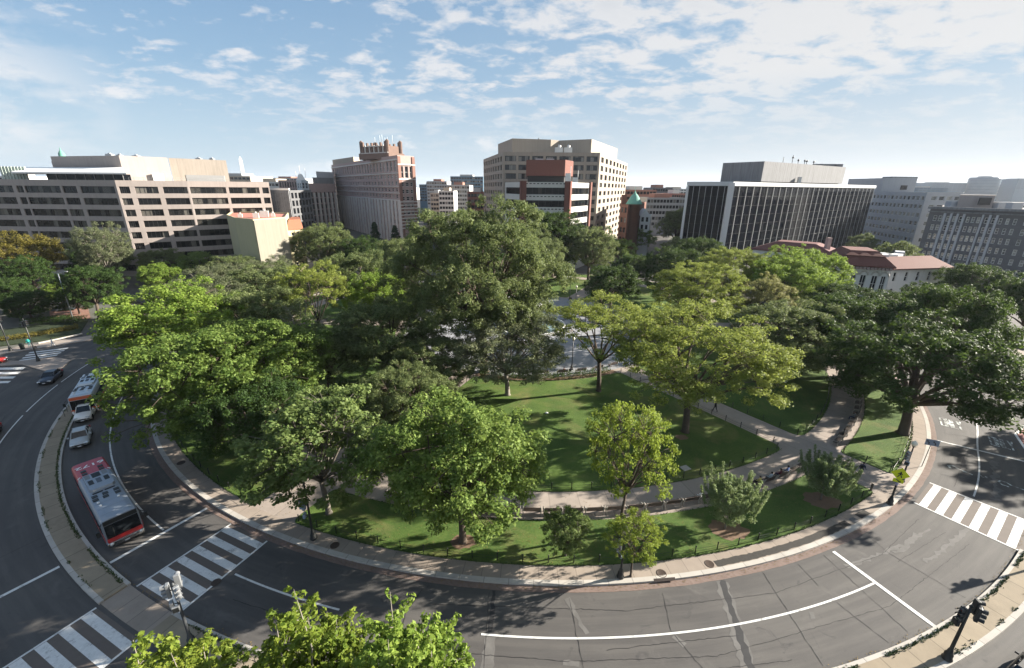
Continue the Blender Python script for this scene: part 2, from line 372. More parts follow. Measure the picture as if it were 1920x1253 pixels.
wob_strip('asphalt_patch', [pol(71.9, -4.2), pol(75.6, -4.0)], .8, -.012, PATCH, 3, .3); wob_strip('asphalt_patch', [pol(68.2, -4.3), pol(71.9, -4.2)], .3, -.012, PATCHD, 4, .5)
wob_strip('asphalt_patch', [pol(68.6, .5), pol(71.8, 1.4)], .35, -.012, PATCH, 5, .6); wob_strip('asphalt_patch', [pol(71.9, 6.2), pol(73.0, 6.8)], .45, -.012, PATCH, 6, .5)
for i, (a0, a1, r) in enumerate(((20.5, 30.5, 69.9), (26, 33, 72.2), (25, 29, 70.6))): wob_strip('asphalt_patch', [pol(r+.8*t-.5*i*t, a0+(a1-a0)*t) for t in (0, .33, .66, 1)], .32, -.012+.001*i, PATCH, 20+i, .8)
wob_strip('asphalt_patch', [pol(68.9, 46.2), pol(71.6, 46.0)], .3, -.011, PATCH, 31, .4); wob_strip('asphalt_patch', [pol(73, 46.6), pol(73.4, 38.6)], .5, -.012, PATCH, 32, .9)
wob_strip('asphalt_patch', [pol(73.3, -.2), pol(73.6, .9)], .3, -.012, PATCH, 33, .6); wob_strip('asphalt_patch', [pol(84, -36.5), pol(81.5, -38)], .6, -.012, PATCH, 34, .5); wob_strip('asphalt_patch', [pol(72.2, 14.9), pol(72.6, 15.3)], .5, -.012, PATCH, 35, .5)
cr = [([(68.3, 14.5), (75.7, 13.0)], 41), ([(68.4, 17.5), (70.8, 17.2)], 42), ([(72, 17.2), (75.7, 17.6)], 43), ([(68.6, 6.8), (71.6, 6.2), (75.7, 7.3)], 44), ([(68.6, .6), (75.7, .9)], 45), ([(68.4, -4.6), (75.7, -4.2)], 46),
      ([(73.4, -9), (73.3, 0), (73.6, 8), (73.5, 20), (73.2, 31)], 47), ([(69.9, -8), (69.8, 4), (70.1, 14), (70.2, 24), (69.6, 31)], 48), ([(68.6, 25), (70.4, 24.6), (75.6, 24.9)], 49), ([(71.2, 24.3), (71.6, 31)], 50), ([(72.5, 10), (72.6, 2)], 51),
      ([(68.4, 20), (75.6, 19.2)], 52), ([(74.6, 2), (74.7, 12)], 53), ([(69, 40), (71.4, 41), (75, 40.6)], 54), ([(70.3, 38.5), (70.6, 46)], 55), ([(69, 50), (71.6, 51)], 56), ([(73.4, -20), (73.5, -10)], 57), ([(68.8, -9), (71, -9.4), (74, -9)], 58), ([(78, -36), (90, -35)], 59), ([(84, -60), (84.4, -40), (84, -28)], 60)]
for pts, sd in cr: wob_strip('road_crack', [pol(*p) for p in pts], .036, -.008+.00004*sd, CRK, sd, .7, .3)
# dug-up dark strip in the sidewalk, and iron covers
wob_strip('asphalt_patch', [pol(66.78, a) for a in (11.6, 14, 17, 20, 23, 25.2)], .62, .146, mat('dark_soil', (.045, .042, .038), .95, .5, 5, .5), 70, .12, .25)
wob_strip('asphalt_patch', [pol(66.85, a) for a in (25.4, 26.4)], .55, .146, mat('grey_infill', (.13, .13, .13), .9, .3, 3), 71, .1); wob_strip('asphalt_patch', [pol(66.75, a) for a in (26.5, 28.2)], .6, .147, MATS['dark_soil'], 72, .12)
IRON = mat('rusty_iron', (.075, .055, .045), .6, .4, 6, .3, .4)
def cover(x, y, z, r, label):
    b = MB(); b.lathe([(r, 0), (r, .012), (r-.05, .016), (r-.07, .010), (.02, .012)], n=20)
    for k in range(5): b.box((0, -r*.55+r*.275*k, .014), (r*1.1*math.sin(math.acos(abs(-.55+.275*k))), .035, .008))
    tag(b.obj('manhole_cover', IRON, loc=(x, y, z), rz=x), label, 'manhole cover', 'iron covers in road and pavement')
for px, py, z, r, l in ((340, 870, .14, .42, 'round iron cover in the shaded pavement beside the tree overhanging the lane'), (628, 1025, .14, .4, 'round iron cover in the pavement just past the tall black lamp post'), (1240, 1078, .14, .42, 'rusty brown iron cover in the pavement near the drain gap in the kerb'), (1330, 1060, .14, .4, 'pale concrete coloured round cover at the end of the dark dug strip'),
    (265, 970, .0, .32, 'small dark cover in the lane beside the stopped bus'), (405, 1092, .0, .36, 'dark round cover at the edge of the crosswalk by the bus'), (160, 1020, .0, .3, 'small black cover in the asphalt close to the curved median kerb')): cover(*G(px, py).xy, z+.004, r, l)
sheet('inlet', [G(1225, 1088), G(1265, 1085), G(1266, 1091), G(1226, 1094)], .158, mat('drain_dark', (.03, .022, .02), .9))
# ---- park: lawns, paths, plaza
SPOKES = [33.7, -24.0, 152, -92, 92, -152]
def sector(r0, r1, s0, s1, half=2.15, n=14):
    def e(r, s, sg): return s+sg*math.degrees(math.asin(half/r))
    o = [pol(r1, e(r1, s0, 1)+(e(r1, s1, -1)-e(r1, s0, 1))*i/n) for i in range(n+1)]
    i_ = [pol(r0, e(r0, s1, -1)+(e(r0, s0, 1)-e(r0, s1, -1))*i/n) for i in range(n+1)]
    return o+i_
sp = sorted(SPOKES); LZ = .19
for i, s in enumerate(sp):
    s1 = sp[(i+1) % len(sp)]; s1 += 360 if s1 < s else 0
    sheet('lawn', sector(29.6, 56.55, s, s1), LZ, GRASS, .08, rnd=1.6)
    if s == sp[1] or True: sheet('lawn', sector(60.65, 65.75, s, s1, 2.6, 40), LZ, GRASS, .08, rnd=2.2)
ring('plaza', 0, 28.2, 0, 360, .145, PLAZA, .02, step=3)
ring('bed', 28.2, 29.4, -20, 29, .17, SOIL, .05); ring('bed', 28.2, 29.4, 39, 86, .17, SOIL, .05)
# ---- outside the circle
OUT = slab_mat('outer_pavement', (.31, .265, .23), 96, 1.8, .3, .3)
for a0, a1 in ((-178, -170), (-160, -100), (60, 86), (98, 144), (158, 182)): ring('outer_sidewalk', 92, 98.5, a0, a1, .12, OUT, .2); ring('outer_kerb', 91.7, 92, a0, a1, .13, KERB, .2)
def street(px0, px1, Y0, Y1, w): strip('street', (px0[0], px0[1]), (px1[0], px1[1]), w, -.03, ASPH)
street(pol(90, 155), pol(520, 157), 0, 0, 26); street(pol(90, -166), pol(1500, -166.3), 0, 0, 24); street(pol(88, 92), pol(300, 100), 0, 0, 24); street(pol(88, -106), pol(240, -104), 0, 0, 22)
# side street on the left with its two zebra crossings
kd = Vector((-.75, -.66)); k0 = Vector(G(140, 643).xy); kn = Vector((-.66, .75))
sheet('road', [k0-kd*4, k0+kd*60, k0+kd*60-kn*30, k0-kd*10-kn*24], -.016, ASPH)
far = [k0-kd*9+kn*3, k0-kd*2, k0+kd*60, k0+kd*60+kn*3.6, k0-kd*2+kn*3.6, k0-kd*12+kn*8.5]
sheet('outer_sidewalk', far, .12, OUT, .14); strip('outer_kerb', k0-kd*2+kn*.15, k0+kd*60+kn*.15, .3, .128, KERB)
sheet('outer_sidewalk', [G(0, 676), G(34, 678), G(105, 671), G(133, 676), G(118, 690), G(85, 697), G(40, 684), G(0, 687)], .12, OUT, .14, rnd=.5)
for i in range(4):
    t = i/4; p0 = G(34+25*t*1.0, 678-20*t); p1 = G(106+26*t, 667-17*t); p2 = G(106+26*(t+.13), 667-17*(t+.13)); p3 = G(34+25*(t+.13), 678-20*(t+.13))
    sheet('crosswalk_bar', [p0, p1, p2, p3], .004, PAINTW)
for i in range(4):
    y = 686+i*8.5; sheet('crosswalk_bar', [G(-30, y+4), G(48-i*9, y+3), G(42-i*9, y+7), G(-36, y+8)], .004, PAINTW)
# brick forecourt and planting beds behind the left pavement
sheet('forecourt', [G(95, 600), G(170, 598), G(165, 577), G(92, 580)], .125, brick_mat('forecourt_brick', (.24, .12, .09), (.30, .17, .13), (.22, .2, .18), 1, .5, .25), .14)
BEDG = mat('bed_green', (.022, .034, .013), .95, .5, .8, .6)
sheet('bed', [G(-40, 655), G(70, 641), G(150, 626), G(165, 602), G(95, 604), G(60, 612), G(-40, 625)], .14, BEDG, .14)
b = MB(); b.tube([G(72, 644, .3), G(112, 635.5, .3), G(154, 626, .3)], .16, 6, smooth=False); tag(b.obj('low_wall', CONC), 'low pale wall along the planting bed behind the far pavement', 'wall')
sheet('grass_verge', [pol(r, a) for r, a in ((93, 158), (98, 158), (98, 170), (93, 170))], .13, GRASS)

# ragged grass along the lawn edges and fallen leaves under the trees
rg = random.Random(8); b = MB(); lf = MB()
def tuft(x, y, z=.19):
    for k in range(3):
        t = rg.uniform(0, 6.28); s = rg.uniform(.03, .09); b.add([(x-s*.5*math.sin(t), y+s*.5*math.cos(t), z), (x+s*.5*math.sin(t), y-s*.5*math.cos(t), z), (x+s*math.cos(t)*.8, y+s*math.sin(t)*.8, z+rg.uniform(.05, .14))], [(0, 1, 2)])
for i in range(5200):
    a = rg.uniform(-60, 70)
    if 31 < a < 36.5 or -27 < a < -21: continue
    r = rg.choice((65.75, 65.75, 65.75, 60.65, 56.55))+rg.gauss(0, .05); tuft(*lp(r, a))
for i in range(2600):
    a = rg.uniform(-30, 60); r = rg.choice((rg.uniform(57, 65.6), rg.uniform(60.8, 65.6), rg.gauss(67.75, .12), rg.gauss(75.6, .1)))
    if 65.9 < r < 67.1 and rg.random() < .5: continue
    x, y = lp(r, a); z = .205 if 60.65 < r < 65.75 else .15 if r < 67.1 else .012
    t = rg.uniform(0, 6.28); s = rg.uniform(.035, .07); c_, n_ = math.cos(t)*s, math.sin(t)*s
    lf.add([(x-c_, y-n_, z), (x+n_*.6, y-c_*.6, z+.02), (x+c_, y+n_, z+.005), (x-n_*.6, y+c_*.6, z+.025)], [(0, 1, 2, 3)])
tag(b.obj('grass_tufts', grs, loc=(CX, CY, 0)), 'ragged grass blades along the edges of the park lawns', 'grass', kind='stuff')
tag(lf.obj('fallen_leaves', mat('dry_leaf', (.20, .14, .05), .9, .5, 9), loc=(CX, CY, 0)), 'scattered dry fallen leaves on the lawns, paths and gutter', 'leaves', kind='stuff')
# ================================================================ TREES
def unit(rg, n):
    v = rg.normal(size=(n, 3)); return v/np.linalg.norm(v, axis=1)[:, None]
def leaf_mesh(name, cen, rad, nper, leaf, m, seed, flat=.8, upb=.55, shell=.5, droop=.15, asp=.55):
    """leaves (bent four-cornered faces) scattered through clumps at cen with radius rad"""
    rg = np.random.default_rng(seed); cen = np.asarray(cen, float); rad = np.asarray(rad, float)
    cnt = np.maximum(4, (nper*1.5*(rad/rad.mean())**1.7).astype(int)); idx = np.repeat(np.arange(len(cen)), cnt); n = len(idx)
    d = unit(rg, n); rr = rg.random(n)**shell
    p = cen[idx]+d*(rr*rad[idx])[:, None]*np.array([1, 1, flat])
    nr = d*.75+np.array([0, 0, upb])+unit(rg, n)*.75; nr /= np.linalg.norm(nr, axis=1)[:, None]
    t = np.cross(nr, unit(rg, n)); t /= np.linalg.norm(t, axis=1)[:, None]; bt = np.cross(nr, t)
    s = leaf*.78*rg.uniform(.5, 1.35, n)[:, None]
    v = np.empty((n, 4, 3)); v[:, 0] = p-t*s*.5; v[:, 1] = p+bt*s*asp*.5; v[:, 2] = p+t*s*.5-nr*s*droop; v[:, 3] = p-bt*s*asp*.5
    me = bpy.data.meshes.new(name); me.vertices.add(n*4); me.vertices.foreach_set('co', v.reshape(-1))
    me.loops.add(n*4); me.loops.foreach_set('vertex_index', np.arange(n*4, dtype=np.int32))
    me.polygons.add(n); me.polygons.foreach_set('loop_start', np.arange(0, n*4, 4, dtype=np.int32))
    me.update(calc_edges=True); me.materials.append(m); return me
def limb(b, p, q, r0, r1, rg, sag=.12, n=5, seg=4):
    p, q = Vector(p), Vector(q); L = (q-p).length; pts = []; rs = []
    off = Vector((rg.uniform(-1, 1), rg.uniform(-1, 1), rg.uniform(.2, 1)))*L*sag
    for i in range(seg+1):
        t = i/seg; pts.append(p.lerp(q, t)+off*math.sin(math.pi*t)*(.6+.4*rg.random())); rs.append(r0+(r1-r0)*t)
    b.tube(pts, rs, n)
    return pts
class Kind: pass
def make_tree(name, seed, h, rx, ch, leafm, bark, lobes=20, clumps=12, nper=55, leaf=.34, rc=.75, tr=.28, fork=None, low=-.45, shell=.62, shape=1.0, lobe_r=.4, stretch=1.0, twigs=.6, upright=0.0, asp=.55, flat=.8, inner=.15):
    """h total height, rx crown radius, ch crown height; the crown is clumps on lobes, each lobe on a limb"""
    rg = random.Random(seed); ng = np.random.default_rng(seed)
    zc = h-ch/2; fork = fork or (h-ch)+ch*.12; tb = MB(); cen, rad = [], []
    lean = Vector((rg.uniform(-.3, .3), rg.uniform(-.3, .3), 0))
    tb.tube([(0, 0, -.1), (0, 0, .25), (lean.x*.2, lean.y*.2, fork*.4), (lean.x, lean.y, fork)], [tr*1.7, tr*1.12, tr, tr*.85], 9)
    top = Vector((lean.x, lean.y, fork))
    L = []
    for i in range(lobes):
        u = low+(1-low)*((i+.5)/lobes); th = i*2.39996+rg.uniform(-.35, .35); q = math.sqrt(max(0, 1-min(1, u*u)))
        q = q**shape; k = shell*rg.choice((rg.uniform(.70, .95), rg.uniform(.9, 1.1), rg.uniform(1.02, 1.26)))
        L.append(Vector((math.cos(th)*q*rx*k, math.sin(th)*q*rx*k, zc+u*ch/2*k+upright*ch*.1)))
    tips = []
    for i, c in enumerate(L):
        base = top if rg.random() < .6 or not tips else tips[rg.randrange(len(tips))]
        if (c-base).length > (c-top).length: base = top
        pts = limb(tb, base, c, tr*(.55 if base is top else .3), .035, rg)
        tips.append(pts[3])
        lr = rx*lobe_r*rg.uniform(.55, 1.3)
        for j in range(clumps):
            d = Vector(unit(ng, 1)[0]); od = (c-Vector((0, 0, zc-ch*.1))).normalized(); d = (d+od*.55+Vector((0, 0, .18))).normalized()
            if j < clumps*inner: k = rg.uniform(.1, .5)
            else: k = rg.uniform(.72, 1.05)
            e = c+Vector((d.x*lr*k, d.y*lr*k, d.z*lr*k*.78*stretch))
            cen.append(e); rad.append(rc*rg.choice((rg.uniform(.45, .7), rg.uniform(.7, 1.15))))
            if rg.random() < twigs: tb.tube([c, c.lerp(e, .55)+Vector((0, 0, .1)), e], [.04, .025, .012], 4)
    K = Kind(); K.h, K.rx = h, rx; K.trunk = tb.mesh(name+'_trunk', bark); K.crown = leaf_mesh(name+'_crown', cen, rad, nper, leaf, leafm, seed, upb=.55, asp=asp, flat=flat)
    return K
LM = leafmat('leaf_maple', (.046, .096, .016), (.215, .285, .070), .45); LB = leafmat('leaf_bright', (.080, .150, .020), (.250, .330, .062), .48)
LO = leafmat('leaf_oak', (.042, .074, .022), (.205, .235, .098), .40); LD = leafmat('leaf_dark', (.018, .042, .011), (.055, .094, .022), .36)  # leaf_dark also puts the shade of backlit crowns into the leaf colour
LH = leafmat('leaf_locust', (.105, .150, .024), (.285, .315, .075), .48); LP = leafmat('leaf_plane', (.052, .092, .024), (.190, .240, .080), .45)
LY = leafmat('leaf_yellow', (.095, .155, .020), (.245, .290, .045), .48); LG = leafmat('leaf_grey', (.080, .100, .052), (.190, .205, .112), .40)
LS = leafmat('leaf_sapling', (.060, .110, .034), (.270, .325, .150), .42); LT = leafmat('leaf_tawny', (.09, .085, .018), (.19, .155, .035), .42)
LSEED = leafmat('leaf_seed', (.13, .135, .045), (.34, .32, .14), .42); LN = leafmat('leaf_conifer', (.012, .035, .016), (.03, .06, .028), .2)
K = {}
K['maple'] = make_tree('maple', 11, 13.5, 6.4, 12.0, LM, BARK, 34, 15, 66, .33, .8, .27, low=-.85)
K['maple2'] = make_tree('maple2', 12, 13, 6.5, 11.2, LM, BARK, 34, 15, 66, .35, .85, .27, shape=.8, low=-.9)
K['bright'] = make_tree('bright', 13, 14, 7.5, 11, LB, BARK, 34, 15, 66, .35, .85, .3, shape=.75, low=-.8)
K['great'] = make_tree('great', 14, 25, 13.0, 22.5, LO, BARK, 64, 24, 72, .38, 1.05, .62, fork=7.5, lobe_r=.27, low=-.72, shell=.74)
K['oak'] = make_tree('oak', 15, 17, 8.5, 14.5, LO, BARK, 38, 16, 66, .37, .95, .4, low=-.75)
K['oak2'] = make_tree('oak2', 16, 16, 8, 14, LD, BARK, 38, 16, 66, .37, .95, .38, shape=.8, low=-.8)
K['locust'] = make_tree('locust', 17, 15, 8, 11.5, LH, BARK, 36, 16, 70, .27, .8, .3, fork=4.0, shape=.75, lobe_r=.34, flat=.55, asp=.5, low=-.6)
K['locust2'] = make_tree('locust2', 18, 14, 6, 8, LH, BARK, 18, 12, 60, .27, .8, .24, fork=4.5, shape=.8, lobe_r=.42, flat=.55)
K['plane'] = make_tree('plane', 19, 13, 5.6, 10.8, LP, mat('plane_bark', (.13, .115, .095), .9, .5, 2.2, .5), 30, 13, 46, .34, .72, .22, fork=3.6, lobe_r=.44, twigs=.9, inner=.1, asp=.8, low=-.6)
K['greyelm'] = make_tree('greyelm', 20, 14, 7.5, 11.5, LG, BARKP, 34, 15, 66, .29, .85, .3, shape=.75, low=-.8)
K['seed'] = make_tree('seed', 21, 13, 5.8, 10, LSEED, BARK, 24, 13, 62, .30, .7, .25)
K['yellow'] = make_tree('yellow', 22, 12, 4.6, 9.5, LY, BARK, 24, 10, 36, .26, .62, .17, fork=3.5, lobe_r=.46, twigs=.9, inner=.1, asp=.75, low=-.6)
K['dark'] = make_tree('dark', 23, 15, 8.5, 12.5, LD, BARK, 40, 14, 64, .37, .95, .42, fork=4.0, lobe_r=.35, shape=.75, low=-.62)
K['tawny'] = make_tree('tawny', 24, 14, 7.5, 12, LT, BARK, 28, 13, 58, .40, .95, .35, low=-.7)
K['street'] = make_tree('street', 25, 12, 4.8, 10, LO, BARK, 18, 11, 46, .40, .85, .2, low=-.7)
K['street2'] = make_tree('street2', 26, 12, 5.0, 10, LM, BARK, 18, 11, 46, .40, .85, .2, low=-.7)
K['bare'] = make_tree('bare', 27, 13, 5.0, 9, LG, BARKP, 14, 5, 16, .26, .7, .17, fork=4, twigs=1.0)
def sapling(name, seed, h, rx):
    rg = random.Random(seed); tb = MB(); cen, rad = [], []; tb.tube([(0, 0, -.1), (.05, 0, .8), (0, .05, h*.62)], [.10, .075, .03], 7)
    for i in range(150):
        t = rg.random()**.75; z = .9+(h*.70-.9)*t; q = rx*(math.sin(math.pi*min(1, .16+.72*t)))*rg.uniform(.35, 1.0); a = rg.uniform(0, 6.28)
        e = Vector((math.cos(a)*q, math.sin(a)*q, z+q*.25)); cen.append(e); rad.append(.36*rg.uniform(.7, 1.2))
        if i % 3 == 0: tb.tube([(0, 0, max(.7, z*.7)), e*.6+Vector((0, 0, z*.35)), e], [.03, .02, .008], 4)
    for i in range(44):
        a = rg.uniform(0, 6.28); q = rx*rg.uniform(.1, 1.0); p = Vector((math.cos(a)*q, math.sin(a)*q, h*.48-.12*q)); tip = p+Vector((math.cos(a)*rg.uniform(.15, .75), math.sin(a)*rg.uniform(.15, .75), rg.uniform(1.3, 2.3)*h/6.5))
        tb.tube([p, tip], [.022, .006], 4)
        for k in range(13): cen.append(p.lerp(tip, k/12)); rad.append(.16)
    K_ = Kind(); K_.h, K_.rx = h, rx; K_.trunk = tb.mesh(name+'_trunk', BARKP); K_.crown = leaf_mesh(name+'_crown', cen, rad, 24, .20, LS, seed, asp=.45); return K_
K['sapling'] = sapling('sapling', 31, 6.6, 2.3); K['sapling2'] = sapling('sapling2', 32, 6.0, 2.6)
def conifer(seed):
    rg = random.Random(seed); tb = MB(); tb.tube([(0, 0, 0), (0, 0, 14)], [.25, .05], 7); cen, rad = [], []
    for i in range(190):
        t = rg.random(); z = 2+11.6*t; q = (1-t)*3.6*rg.uniform(.4, 1)+.2; a = rg.uniform(0, 6.28); cen.append((math.cos(a)*q, math.sin(a)*q, z)); rad.append(.7)
    k = Kind(); k.h, k.rx = 14, 3.8; k.trunk = tb.mesh('conifer_trunk', BARK); k.crown = leaf_mesh('conifer_crown', cen, rad, 50, .4, LN, seed); return k
K['conifer'] = conifer(33)
def shoots(name, seed, h, rx, m):
    """young tree with upright leafy shoots, close to the viewer"""
    rg = random.Random(seed); tb = MB(); cen, rad = [], []; tb.tube([(0, 0, -.1), (.1, .1, h*.35), (0, 0, h*.6)], [.2, .15, .10], 8)
    for i in range(38):
        a = i*2.39996; q = rx*math.sqrt((i+.5)/38); bz = h*(1-.30*(q/rx)**1.6)-rg.uniform(.0, 2.6)*(i > 1); base = Vector((math.cos(a)*q*.4, math.sin(a)*q*.4, h*.55-rg.uniform(0, 1.2)))
        bz += 1.15 if i == 0 else 0; tip = Vector((math.cos(a)*q, math.sin(a)*q, bz)); mid = base.lerp(tip, .55)+Vector((math.cos(a)*.25, math.sin(a)*.25, -.25)); tb.tube([base, mid, tip], [.045, .03, .008], 5)
        for k in range(15):
            t = .12+.88*k/14; p = mid.lerp(tip, (t-.4)/.6) if t > .4 else base.lerp(mid, t/.4)
            cen.append(p+Vector((rg.gauss(0, .13), rg.gauss(0, .13), 0))); rad.append(.20*(1.2-.6*t)*rg.uniform(.7, 1.3))
        for k in range(5):
            p = base.lerp(tip, rg.uniform(.4, .9)); e = p+Vector((rg.gauss(0, .5), rg.gauss(0, .5), rg.uniform(.1, .6))); tb.tube([p, e], [.015, .006], 4)
            for j in range(4): cen.append(p.lerp(e, .4+.2*j)); rad.append(.2)
    k = Kind(); k.h, k.rx = h, rx; k.trunk = tb.mesh(name+'_trunk', BARKP); k.crown = leaf_mesh(name+'_crown', cen, rad, 13, .235, m, seed, asp=.6, droop=.25); return k
K['shoots'] = shoots('shoots', 41, 11.5, 2.6, LY); K['shoots2'] = shoots('shoots2', 42, 11.0, 2.5, LB)
NT = [0]
def tree(kind, x, y, h, rx, label, group='trees in the park', name='tree', rz=None, z=.15):
    k = K[kind]; NT[0] += 1
    o = empty(name, (x, y, z), NT[0]*1.7 if rz is None else rz, label, 'tree', group)
    o.scale = (rx/k.rx, rx/k.rx, h/k.h); link('trunk', k.trunk, o); link('crown', k.crown, o); return o
def treepx(kind, px, py, zc, h, rx, label, **kw):
    p = G(px, py, zc); return tree(kind, p.x, p.y, h, rx, label, **kw)
def treeg(kind, px, py, h, rx, label, **kw):
    p = G(px, py, .15); return tree(kind, p.x, p.y, h, rx, label, **kw)
# ---- the park
tree('great', -4.7, 67.5, 28.0, 13.2, 'huge spreading dark tree towering over the middle of the park, tallest of all', rz=.6)
tree('greyelm', -.6, 58.8, 13.0, 8.8, 'silvery green tree hanging low in front of the huge central tree')
tree('oak', -19.5, 62.5, 14.5, 8.6, 'rounded mid green tree close against the huge central tree, towards the bus side')
tree('maple', *G(868, 1018).xy, 14.6, 7.1, 'fresh green rounded maple on the lawn by the curved pavement, bare ground at its trunk', rz=.4)
tree('plane', *G(617, 965).xy, 13.0, 6.3, 'thin open tree with pale limbs beside the tall black lamp post at the path opening', rz=2.0)
tree('bright', -50.3, 62.5, 16.0, 10.8, 'bright lime green broad tree behind the parked cars of the curved lane', rz=1.0)
tree('maple2', -35.9, 45.4, 14.5, 8.2, 'clumpy green maple overhanging the lane behind the bus', rz=2.2)
tree('maple', -31.5, 50.5, 15.0, 8.4, 'dark green maple standing between the lane tree and the thin open tree')
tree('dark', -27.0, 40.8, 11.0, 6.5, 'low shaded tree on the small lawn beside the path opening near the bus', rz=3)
tree('oak', -43, 69, 14.5, 8.5, 'dull green tree half hidden behind the bright lime green tree')
tree('locust2', -36.0, 76.5, 17.0, 6.0, 'yellow green tree with a bare upright trunk and flat top', rz=.3)
tree('bare', -32.5, 64.0, 14.0, 5.0, 'nearly leafless grey tree among the shaded lawns')
tree('bright', -27, 84, 14.5, 6.5, 'lime green tree glowing behind the shoulder of the huge central tree')
tree('oak', -35, 96, 17, 9.5, 'mid green tree behind the yellow flat topped tree')
tree('oak', -54, 92, 14, 9.5, 'dull green tree at the far curve near the cream wall')
tree('greyelm', -68, 98, 13.0, 8.5, 'grey green domed tree at the far curve of the circle')
tree('oak', -30, 118, 17.5, 8.5, 'tall tree at the far rim before the striped brick tower')
tree('oak2', -10, 112, 16, 8.5, 'tall dark tree behind the huge central tree')
tree('oak', 8, 128, 17, 8, 'dense tree at the far rim below the red brick block')
tree('locust', 22.6, 48.8, 16.8, 11.2, 'broad yellow green tree on the lawn corner between the two paths', rz=1.2)
tree('locust2', *G(1122, 735).xy, 15.0, 8.3, 'small yellow green tree with a slim dark trunk by the plaza edge', rz=.9)
tree('locust', 37, 84, 16.5, 10.0, 'large domed yellowish tree behind the yellow green trees')
tree('dark', 24.5, 103, 13.0, 7.4, 'dark rounded tree beside the far path leaving the plaza')
tree('seed', 51, 84.0, 13.5, 6.0, 'pale yellow tree full of seed clusters behind the broad yellow green tree')
tree('oak', 45, 66, 13.5, 8.6, 'mid green tree over the sunlit lawn by the curved bench path')
tree('bright', 62, 94, 16.5, 9, 'light green domed tree before the white mansion')
tree('bright', 70, 103, 17.5, 9.5, 'light green tree in front of the red mansion roof')
tree('locust', 56, 108, 16.5, 10, 'broad yellowish green tree below the dark glass block')
tree('oak2', 44, 118, 15, 8.5, 'dark green tree in front of the dark glass block corner')
tree('dark', 57.0, 67.0, 14.5, 10.2, 'deep dark tree shading the bend of the bench path')
tree('oak2', 68.0, 82, 12.5, 9.0, 'dense dark tree near the white mansion wall')
tree('dark', *G(1692, 815).xy, 16.0, 11.2, 'great dark tree leaning over the pavement and lanes with painted ONLY words', rz=2.5)
tree('dark', 69.0, 65.0, 17.0, 8.6, 'tall dark tree just past the one leaning over the lanes', rz=.2)
tree('yellow', *G(1160, 1000).xy, 14.0, 3.6, 'yellowing tree with a crooked trunk by the curved bench row', rz=1.0)
tree('yellow', *G(1182, 1083).xy, 6.4, 2.15, 'little yellow green tree hiding the lamp base at the pavement', rz=2.0)
tree('plane', *G(1060, 1045).xy, 4.6, 2.1, 'low bushy young tree on the lawn between the maple and the yellowing tree')
tree('sapling', *G(1358, 995).xy, 6.9, 2.35, 'young tree with upright silvery shoots on a bare soil patch')
tree('sapling2', *G(1538, 940).xy, 6.2, 2.6, 'rounder young tree on a bare soil patch near the yellow crossing sign')
for px, py, r in ((1365, 993, 1.7), (1540, 938, 1.7), (868, 1016, 1.1), (1278, 820, .8)):
    p = G(px, py, .19); pts = [(p.x+r*(1+.2*math.sin(3*k+px))*math.cos(k*.35), p.y+r*.75*(1+.15*math.cos(2*k))*math.sin(k*.35)) for k in range(18)]
    sheet('soil', pts, .20, SOIL)
tree('oak2', 14, 150, 23, 11, 'dark tree beyond the far kerb under the red brick block', 'trees beyond the circle')
tree('oak', 26, 146, 18.5, 9, 'green tree by the mouth of the far street', 'trees beyond the circle')
tree('dark', 36, 128, 12, 7, 'low dark tree at the far rim near the parked cars', 'trees beyond the circle')
tree('oak', -27.5, 58.5, 11.5, 6.6, 'rounded tree between the dark green maple and the nearly leafless grey tree')
tree('greyelm', -61, 80, 13, 9, 'dull domed tree behind the bright lime green tree, towards the far curve')
tree('oak', -12.0, 57.5, 10.5, 6.6, 'low tree beside the shaded path, in front of the huge central tree')
tree('oak', 5, 138, 19, 9, 'tall green tree showing just beside the huge central tree below the beige tower')
tree('oak', -12.6, 46.6, 10.0, 5.8, 'middling tree on the lawn between the shaded path and the front maple')
# ---- around the circle
tree('shoots', -9.3, 13.2, 13.0, 3.5, 'yellow tinged street tree in the front with tall leafy shoots', 'street trees in the front', rz=.5, z=0)
tree('shoots2', -4.9, 13.4, 12.5, 3.3, 'bright green street tree in the front with many short upright shoots', 'street trees in the front', rz=2.1, z=0)
tree('shoots', -15.2, 12.9, 11.4, 3.4, 'street tree in the front showing only a few leafy tips at the picture edge', 'street trees in the front', rz=4.0, z=0)
AW = 'trees beyond the circle'
tree('tawny', -141, 124, 17, 9.0, 'brownish green tree before the shaded office wing', AW)
tree('greyelm', -122, 128, 19, 7.5, 'tall dull green tree rising before the office corner', AW)
tree('dark', -97.0, 96.5, 13.0, 6.6, 'dark layered tree beside the tall silver street light', AW)
tree('oak2', -128, 112, 12, 6, 'green tree behind the silver street light', AW)
tree('bright', -113, 104, 7.0, 3.2, 'small light green tree by the brick forecourt', AW)
tree('street2', -97, 131, 11.5, 6.0, 'round green tree under the office windows', AW)
tree('bright', -98, 118, 9.5, 5.5, 'light green low tree in front of the office', AW)
tree('oak', -79, 122, 11.5, 7.5, 'grey green tree below the cream walled house', AW)
tree('greyelm', -67, 116, 11.5, 7.0, 'silvery tree just before the cream walled house', AW)
tree('oak', -62, 143, 19, 9.5, 'tall broad tree beside the cream walled house', AW)
tree('oak2', -48, 138, 15, 8, 'dark tree at the foot of the striped brick tower', AW)
tree('conifer', -66, 210, 14, 4.5, 'small dark pointed tree before the striped brick tower', AW, name='conifer')
tree('conifer', -55, 205, 13, 4.2, 'second dark pointed tree, nearer the lit corner of the brick tower', AW, name='conifer')
tree('oak2', *G(62, 603).xy, 7.0, 4.6, 'low dark tree behind the planting bed', AW)
tree('tawny', -112, 80, 8.5, 3.6, 'orange green tree at the end of the planting bed', AW)
